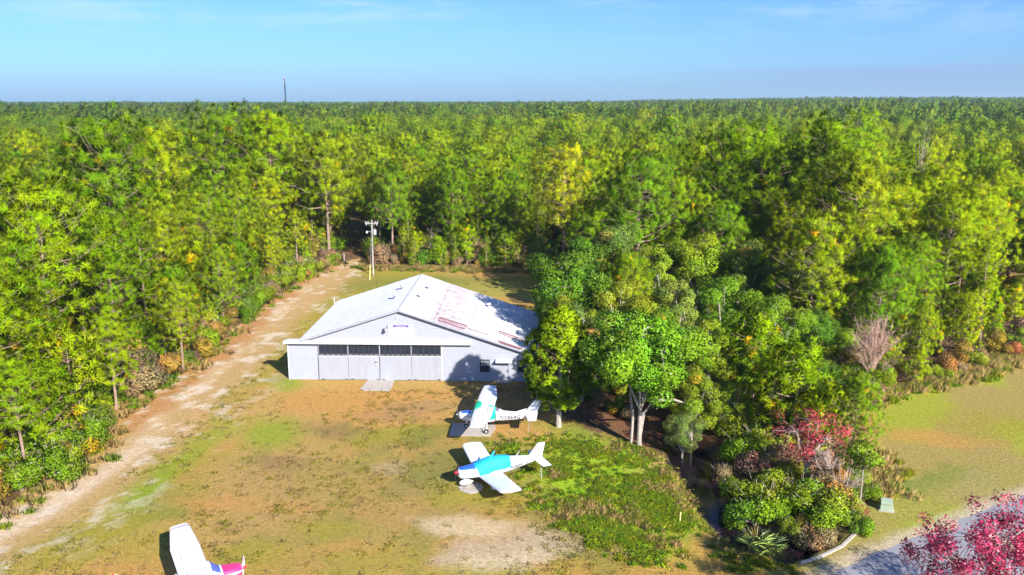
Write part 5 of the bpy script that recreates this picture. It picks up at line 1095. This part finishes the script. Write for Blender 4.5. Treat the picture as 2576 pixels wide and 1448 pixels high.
# ---- geometry-node scatter for what cannot be counted
def scatter(name, pts, rots, scl, idx, protos, label):
    col = bpy.data.collections.new(name + '_kinds')
    for i, me in enumerate(protos):
        o = bpy.data.objects.new('%s_kind_%02d' % (name, i), me); col.objects.link(o)
    me = bpy.data.meshes.new(name); n = len(pts); me.vertices.add(n); me.vertices.foreach_set('co', np.asarray(pts, 'f').ravel())
    for nm, val in (('rz', rots), ('sc', scl)):
        a = me.attributes.new(nm, 'FLOAT', 'POINT'); a.data.foreach_set('value', np.asarray(val, 'f'))
    a = me.attributes.new('ki', 'INT', 'POINT'); a.data.foreach_set('value', np.asarray(idx, 'i'))
    ob = bpy.data.objects.new(name, me); COL.objects.link(ob); tag(ob, label, kind='stuff')
    g = bpy.data.node_groups.new(name, 'GeometryNodeTree'); g.interface.new_socket('Geometry', in_out='INPUT', socket_type='NodeSocketGeometry'); g.interface.new_socket('Geometry', in_out='OUTPUT', socket_type='NodeSocketGeometry')
    N = g.nodes.new; L = g.links.new; gi = N('NodeGroupInput'); go = N('NodeGroupOutput'); ip = N('GeometryNodeInstanceOnPoints'); ci = N('GeometryNodeCollectionInfo')
    ci.inputs[0].default_value = col; ci.inputs['Separate Children'].default_value = True; ci.inputs['Reset Children'].default_value = True
    def attr(nm, t):
        q = N('GeometryNodeInputNamedAttribute'); q.data_type = t; q.inputs[0].default_value = nm; return q.outputs[0]
    cx = N('ShaderNodeCombineXYZ'); L(attr('rz', 'FLOAT'), cx.inputs[2]); sx = N('ShaderNodeCombineXYZ')
    for k in range(3): L(attr('sc', 'FLOAT'), sx.inputs[k])
    L(gi.outputs[0], ip.inputs['Points']); L(ci.outputs[0], ip.inputs['Instance']); ip.inputs['Pick Instance'].default_value = True; L(attr('ki', 'INT'), ip.inputs['Instance Index']); L(cx.outputs[0], ip.inputs['Rotation']); L(sx.outputs[0], ip.inputs['Scale']); L(ip.outputs[0], go.inputs[0])
    m = ob.modifiers.new('scatter', 'NODES'); m.node_group = g; return ob
def joined(pair, name, mats):
    a, b = pair; va = np.empty(len(a.vertices) * 3, 'f'); a.vertices.foreach_get('co', va); vb = np.empty(len(b.vertices) * 3, 'f'); b.vertices.foreach_get('co', vb)
    fa = []
    for p in a.polygons:
        q = list(p.vertices)
        for k in range(1, len(q) - 1): fa.append((q[0], q[k], q[k + 1]))
    lb = np.empty(len(b.loops), 'i'); b.loops.foreach_get('vertex_index', lb); k = len(b.loops) // len(b.polygons); fb = lb.reshape(-1, k)
    if k == 4: fb = np.concatenate([fb[:, [0, 1, 2]], fb[:, [0, 2, 3]]])
    tb = np.empty(len(b.vertices) * 4, 'f'); b.attributes['tint'].data.foreach_get('color', tb); tb = tb.reshape(-1, 4)[:, :3]
    v = np.concatenate([va.reshape(-1, 3), vb.reshape(-1, 3)]); f = np.concatenate([np.array(fa), fb + len(va) // 3]); mi = np.concatenate([np.zeros(len(fa)), np.ones(len(fb))]); t = np.concatenate([np.ones((len(va) // 3, 3)), tb]); nb = np.empty(len(b.vertices) * 3, 'f'); b.attributes['nv'].data.foreach_get('vector', nb)
    return mesh_np(name, v, f, None, t, mi, mats, nvec=np.concatenate([np.tile([[0, 0, 1.]], (len(va) // 3, 1)), nb.reshape(-1, 3)]))
rs = np.random.RandomState(12)
# mid-distance pines
jm = [joined(p, 'wood_pine', [M['bark_pine'], M['pine']]) for p in PINES[:5] + SLIM[:3]] + [joined(BROAD[0], 'wood_broadleaf', [M['bark_grey'], M['leaf']])]
sp = 6.0; gx, gy = np.meshgrid(np.arange(-460, 460, sp), np.arange(100, 680, sp)); gx = (gx + rs.uniform(-2, 2, gx.shape)).ravel(); gy = (gy + rs.uniform(-2, 2, gy.shape)).ravel()
dist = np.hypot(gx, gy); ok = (dist > 225) & (dist < 640) & (np.abs(gx) < gy * .64 + 15)
dens = fbm(gx * .018, gy * .018, 3); ok &= rs.rand(len(gx)) < .62 + .5 * sstep(dens, .35, .6)
mx_ = np.concatenate([gx[ok], np.array([p[0] for p in MID])]); my_ = np.concatenate([gy[ok], np.array([p[1] for p in MID])]); n = len(mx_)
big = fbm(mx_ * .02 + 31, my_ * .02, 3)
scl = rs.uniform(.5, 1.05, n) + .5 * (big - .5); scl[rs.rand(n) < .06] *= 1.22; ki = rs.randint(0, 8, n); ki[rs.rand(n) < .05] = 8
scl = np.where(ki == 8, scl * 1.3, scl)
scatter('pine_forest', np.stack([mx_, my_, np.zeros(n)], 1), rs.uniform(0, 6.28, n), scl, ki, jm, 'dense green pine forest stretching away behind the nearer trees')
print('mid forest', n)
# far forest: patches of low-detail pines
def far_patch(seed, size=42, n=52):
    r = np.random.RandomState(seed); V = []; Fc = []; T = []; tv = 0
    cx = r.uniform(0, size, n) - size / 2; cy = r.uniform(0, size, n) - size / 2
    cen = []; tn = []; bs = []; trunks = MB()
    for i in range(n):
        H = r.uniform(10, 16) if r.rand() > .10 else r.uniform(17, 23); rr = r.uniform(2.4, 4.4); m = 46; d = unit(r, m); q = (.4 + .6 * r.rand(m, 1)); p = d * q * np.array([rr, rr, H * .22]) + np.array([cx[i], cy[i], H * .76]); cen.append(p); bs.append(d * .6 + np.array([0, 0, .2]))
        b_ = r.uniform(.5, 1.35); tn.append(np.ones((m, 3)) * np.array([b_ * r.uniform(.8, 1.3), b_, b_]))
        trunks.tube([(cx[i], cy[i], 0), (cx[i], cy[i], H * .75)], [.2, .1], 3, cap=False)
    cen = np.concatenate(cen); tn = np.concatenate(tn); bs = np.concatenate(bs); v, f, t, q = blades(r, cen, 7, 1.15, .30, .35, tn, bs)
    tr = trunks.build('t', M['bark_pine']); a = tr.data; bpy.data.objects.remove(tr); c = mesh_np('c', v, f, M['pine_far'], t, nvec=q); return joined((a, c), 'far_wood_patch', [M['bark_pine'], M['pine_far']])
fp = [far_patch(300 + i) for i in range(5)]
PS = 40; gx, gy = np.meshgrid(np.arange(-3400, 3400, PS), np.arange(300, 5600, PS)); gx = (gx + rs.uniform(-4, 4, gx.shape)).ravel(); gy = (gy + rs.uniform(-4, 4, gy.shape)).ravel(); dist = np.hypot(gx, gy)
ok = (dist > 625) & (dist < 5500) & (np.abs(gx) < gy * .64 + 30); gx, gy = gx[ok], gy[ok]; n = len(gx)
scatter('distant_forest', np.stack([gx, gy, hill(gx, gy)], 1), rs.randint(0, 4, n) * 1.5708 + rs.uniform(-.1, .1, n), rs.uniform(.72, 1.25, n) + .35 * (fbm(gx * .004, gy * .004, 3) - .5), rs.randint(0, 5, n), fp, 'far pine forest reaching to the horizon')
print('far patches', n)

# ---- shrubs along the edges, countable
SHR = {k: [shrub_mesh(400 + 10 * j + i, mat=m, warm=w) for i in range(2)] for j, (k, m, w) in enumerate((('green', 'shrub_green', .0), ('golden', 'shrub_warm', .0), ('dry brown', 'shrub_dry', .0), ('rust-tinged green', 'shrub_green', .18)))}
def shrub(x, y, s, kind, place, group, sz=1.0):
    szw = 'low' if s < .8 else 'rounded' if s < 1.3 else 'tall spreading'
    plant('shrub', SHR[kind][rng.randrange(2)], x, y, s, rng.uniform(0, 6.28), '%s %s shrub %s' % (szw, kind, place), 'shrub', '%s %s %s' % (szw, kind, group), parts=('stems', 'leaves'), sz=sz)
def along(line, step, off, smin, smax, weights, place, group, prob=1):
    pts = [Vector(p) for p in line]; kinds = list(SHR)
    for a, c in zip(pts[:-1], pts[1:]):
        L_ = (c - a).length; k = max(1, int(L_ / step)); d = (c - a).normalized(); nn = Vector((-d.y, d.x))
        for i in range(k):
            if rng.random() > prob: continue
            o = rng.uniform(*off); q = a.lerp(c, (i + rng.random()) / k) + nn * o; kd = rng.choices(kinds, weights)[0]; shrub(q.x, q.y, rng.uniform(smin, smax), kd, place, group, rng.uniform(.8, 1.35))
edge_left = [P(*q) for q in [(-60, 1330), (90, 1228), (210, 1170), (268, 1055), (330, 1005), (480, 925), (560, 860), (640, 785), (760, 705), (850, 662)]]
along(edge_left, 1.4, (-.2, 2.8), .8, 1.5, (6, 2, 1, 2), 'in the hedge of undergrowth beside the dirt track', 'shrubs beside the dirt track')
along(edge_left, 2.4, (3.0, 6.5), 1.2, 2.1, (5, 3, 1, 2), 'in the hedge of undergrowth beside the dirt track', 'shrubs beside the dirt track')
edge_back = [P(*q) for q in [(925, 668), (960, 675), (1360, 682)]]
along(edge_back, 1.7, (.3, 3.5), .6, 1.3, (4, 3, 3, 3), 'at the far edge of the back lawn', 'shrubs behind the back lawn')
along(edge_back, 2.6, (3.5, 9), 1.0, 1.9, (4, 3, 3, 3), 'at the far edge of the back lawn', 'shrubs behind the back lawn')
edge_field = [P(*q) for q in [(2040, 1045), (2230, 980), (2440, 942), (2576, 892), (2700, 860)]]
along(edge_field, 1.8, (.3, 3.0), .6, 1.2, (6, 2, 2, 1), 'at the wooded edge of the field', 'shrubs along the field edge')
edge_barn = [(4.2, 97), (4.0, 90), (4.6, 82)]
for px, py, s, kd in [(1880, 1265, 1.3, 'green'), (1900, 1305, 1.5, 'green'), (1960, 1290, 1.35, 'green'), (2010, 1290, 1.5, 'rust-tinged green'), (2060, 1320, 1.5, 'green'), (2090, 1285, 1.3, 'golden'), (1955, 1225, 1.3, 'green'), (1900, 1200, 1.2, 'dry brown'), (1860, 1150, 1.3, 'green'), (1925, 1150, 1.5, 'green'), (1990, 1180, 1.3, 'dry brown'), (2120, 1290, 1.1, 'green'), (1850, 1100, 1.5, 'green'), (1800, 1090, 1.6, 'green'), (2055, 1250, 1.2, 'dry brown'), (2110, 1235, 1.0, 'golden'), (2040, 1358, 1.1, 'dry brown'), (2075, 1325, 1.1, 'green'), (1820, 1200, .9, 'dry brown'), (1965, 1100, 1.5, 'green'), (2030, 1130, 1.2, 'green'), (1740, 1070, 1.0, 'green'), (2180, 1260, .8, 'green'), (2150, 1250, .8, 'dry brown'), (2090, 1180, 1.0, 'dry brown')]:
    x, y = P(px, py); shrub(x, y, s, kd, 'in the thicket beyond the ditch', 'shrubs in the thicket beyond the ditch')
for i in range(46):
    x, y = P(rng.uniform(1850, 2170), rng.uniform(1160, 1350))
    if inside(BRUSH, np.array([x]), np.array([y]))[0] and dist_line(DITCH, np.array([x]), np.array([y]))[0] > 1.9: shrub(x, y, rng.uniform(.45, .85), rng.choice(('green', 'green', 'rust-tinged green', 'dry brown', 'golden')), 'in the thicket beyond the ditch', 'shrubs in the thicket beyond the ditch')
for i in range(26):
    q = P(rng.uniform(940, 1370), rng.uniform(640, 676)); hgt = rng.uniform(.45, 1.25)
    plant('pine_tree', YOUNG[i % 3], q[0], q[1], hgt, i, 'young bushy pine among the shrubs behind the back lawn', 'tree', 'young pines behind the back lawn')
for i in range(24):
    q = P(rng.uniform(900, 1370), rng.uniform(625, 672)); kd = rng.choice(list(SHR)); shrub(q[0], q[1], rng.uniform(1.2, 2.2), kd, 'at the far edge of the back lawn', 'shrubs behind the back lawn', 1.3)
print('plants', len(PL))
# undergrowth inside the woods
gx, gy = np.meshgrid(np.arange(-130, 130, 3.0), np.arange(44, 230, 3.0)); gx = (gx + rs.uniform(-1.4, 1.4, gx.shape)).ravel(); gy = (gy + rs.uniform(-1.4, 1.4, gy.shape)).ravel()
ok = is_forest(gx, gy) & (np.abs(gx) < gy * .64 + 5) & (dist_line(TRACK, gx, gy) > 3.0); de = dist_line(LAWN, gx, gy); ok &= (de > 3) & (rs.rand(len(gx)) < .75); gx, gy = gx[ok], gy[ok]; n = len(gx)
us = [joined(SHR[k][0], 'undergrowth', [M['twig'], SHR[k][0][1].materials[0]]) for k in SHR]
scatter('undergrowth', np.stack([gx, gy, hill(gx, gy)], 1), rs.uniform(0, 6.28, n), rs.uniform(.7, 1.7, n), rs.choice(4, n, p=[.45, .15, .2, .2]), us, 'mixed green and brown undergrowth on the forest floor')
# ---- weeds and dry grass
def weed_mesh(seed, mat, n=26, h=.35, w=.022, leafy=True):
    r = np.random.RandomState(seed)
    if leafy:
        c = r.normal(size=(n * 2, 3)) * np.array([.28, .28, .07]) + np.array([0, 0, h * .35]); c[:, 2] = np.abs(c[:, 2]); v, f, t, q = quads(r, c, .085, tints(r, n * 2, .7, 1.3), .2, c * 1.5 + np.array([0, 0, .5]))
    else:
        c = r.normal(size=(n, 3)) * np.array([.18, .18, 0]); v, f, t, q = blades(r, c, 3, h, w, 1.6, tints(r, n, .75, 1.25))
    return mesh_np('weeds', v, f, M[mat], t, nvec=q)
wk = [weed_mesh(1, 'weed', 60, .30, .022, False), weed_mesh(2, 'weed', 30, .38), weed_mesh(3, 'straw', 20, .55, .02, False), weed_mesh(4, 'weed', 70, .40, .02, False)]
N_ = 26000; x = rs.uniform(-2, 20, N_); y = rs.uniform(46, 68, N_); dx_, dy_ = project(x, y); dd = dist_line(DITCH, x, y)
lawn = inside(LAWN, x, y); core = ((dx_ - 1520) * math.cos(R(28)) + (dy_ - 1240) * math.sin(R(28))) / 260, (-(dx_ - 1520) * math.sin(R(28)) + (dy_ - 1240) * math.cos(R(28))) / 115
d_ = np.hypot(*core) + .5 * (fbm(x * .5, y * .5, 3) - .5); pr = (1 - sstep(d_, .65, 1.3)) * .95; pr = np.maximum(pr, (1 - sstep(dd, 2.5, 5)) * .8 * (y < 66)); pr = pr * (.12 + .95 * sstep(fbm(x * .55, y * .55, 4), .42, .58))
ok = lawn & (rs.rand(N_) < pr * .62) & (dd > .9); x, y, dd = x[ok], y[ok], dd[ok]; n = len(x)
kk = np.where(rs.rand(n) < np.clip(1.1 - dd / 3.0, .0, .85) + .5 * sstep(fbm(x * .35 + 4, y * .35, 3), .52, .66), 2, rs.choice([0, 1, 3], n)); zz = ditch_depth(x, y)
scatter('bank_weeds', np.stack([x, y, zz], 1), rs.uniform(0, 6.28, n), rs.uniform(.3, .9, n) * (.6 + .8 * fbm(x * .3 + 9, y * .3, 3)), kk, wk, 'bright green weeds and dry grass covering the ditch bank')
print('weeds', n)
N_ = 60000; x = rs.uniform(-34, 16, N_); y = 44 + 62 * rs.rand(N_) ** 1.4; dn = fbm(x * .22 + 5, y * .2, 4)
ok = inside(LAWN, x, y) & (rs.rand(N_) < (.015 + .09 * sstep(dn, .42, .66)) * (1 - .6 * sstep(y, 85, 105))) & (dist_line(TRACK, x, y) > 2.0) & ~inside([(-23.5, 79.5), (3.5, 80), (6, 101), (-23.5, 101)], x, y) & (dist_line(DITCH, x, y) > 1.6); x, y = x[ok], y[ok]; n = len(x)
tk = [weed_mesh(21, 'hay', 22, .09, .018, False), weed_mesh(22, 'turf', 26, .08, .02, False), weed_mesh(23, 'hay', 14, .12, .016, False)]
scatter('lawn_grass', np.stack([x, y, 0 * x + .01], 1), rs.uniform(0, 6.28, n), rs.uniform(.6, 1.3, n), np.where(rs.rand(n) < .5 + .4 * (fbm(x * .1, y * .1, 3) - .5), 1, rs.choice([0, 2], n)), tk, 'short dry and green grass tufts over the mown airfield turf')
# dry grass fringe along the wood edges and the field
pts = []
for line, m_ in ((edge_left, 350), (edge_back, 2600), (edge_field, 1600), ([(25.4, 55.6), (27, 60), (28, 66)], 350)):
    pp = [Vector(p) for p in line]
    for i in range(m_):
        k = rng.randrange(len(pp) - 1); q = pp[k].lerp(pp[k + 1], rng.random()); d = (pp[k + 1] - pp[k]).normalized(); q = q + Vector((-d.y, d.x)) * rng.gauss(.0, 1.1); pts.append((q.x, q.y, 0))
n = len(pts); scatter('dry_grass', np.array(pts), rs.uniform(0, 6.28, n), rs.uniform(.7, 1.5, n), rs.choice([0, 2, 2, 2, 3], n), wk, 'straw-coloured tall grass fringing the woods')
# fallen leaves near the office door
pts = rs.normal(size=(1500, 2)) * np.array([3.2, 1.6]) + np.array([1.2, 79.5]); pts = pts[(pts[:, 1] < 81.6)]; n = len(pts)
v, f, t, q = quads(rs, np.concatenate([pts, np.full((n, 1), .05)], 1), .075, np.ones((n, 3)) * rs.uniform(.5, 1.6, (n, 1)), .8)
o = bpy.data.objects.new('fallen_leaves', mesh_np('fallen_leaves', v, f, M['shrub_dry'], t, nvec=q)); COL.objects.link(o); tag(o, 'brown fallen leaves scattered before the office door', kind='stuff')
# logs / broken limbs by the office door
def palmetto():
    x, y = P(1905, 1420); A = empty('palmetto', (x, y, .5), 0, 'fan palmetto with green and yellowing fronds at the end of the ditch bank', 'palmetto'); A.scale = (1.2, 1.2, 1.2); rn = random.Random(8)
    n = 17
    for k in range(n):
        a = 6.283 * k / n * 1.0 + rn.uniform(-.2, .2); el = rn.uniform(.25, 1.25); yel = k in (5, 9, 12); L_ = rn.uniform(.7, 1.0); d = Vector((math.cos(a) * math.cos(el), math.sin(a) * math.cos(el), math.sin(el))); h = Vector((0, 0, .1)) + d * L_; b = MB(); b.tube([(0, 0, 0), tuple(h)], [.02, .012], 4)
        u = d.cross(Vector((0, 0, 1))).normalized(); w = u.cross(d)
        for j in range(17):
            th = R(-115 + 230 * j / 16); dr = (d * math.cos(th) + u * math.sin(th)).normalized(); l = .95 * (1 - .25 * abs(th) / 2); tip = h + dr * l - Vector((0, 0, .12)) + w * rn.uniform(-.05, .05); s = dr.cross(w).normalized() * .028; mid = h + dr * l * .55
            b.add([h, mid + s, tip, mid - s], [(0, 1, 2), (0, 2, 3)])
        o = b.build('frond', M['palm_yellow'] if yel else M['palm'], A)
        nvv = o.data.attributes.new('nv', 'FLOAT_VECTOR', 'POINT'); nvv.data.foreach_set('vector', np.tile(np.array([d.x * .5, d.y * .5, .7], 'f'), len(o.data.vertices))); at = o.data.attributes.new('tint', 'FLOAT_COLOR', 'POINT'); at.data.foreach_set('color', np.ones(len(o.data.vertices) * 4, 'f') * rn.uniform(.85, 1.15))
palmetto()
# ------------------------------------------------------------------ haze
def haze():
    b = MB(); b.box(-7600, 7600, -400, 9500, -2.2, 96); m, nt, N, L = nodes('pale_air'); o = N('ShaderNodeOutputMaterial'); v = N('ShaderNodeVolumePrincipled'); v.inputs['Color'].default_value = (.60, .80, 1, 1); v.inputs['Density'].default_value = .00010; v.inputs['Anisotropy'].default_value = .2; L(v.outputs[0], o.inputs['Volume'])
    ob = b.build('haze', m); tag(ob, 'thin blue air between the hangar and the horizon', kind='stuff')
haze()
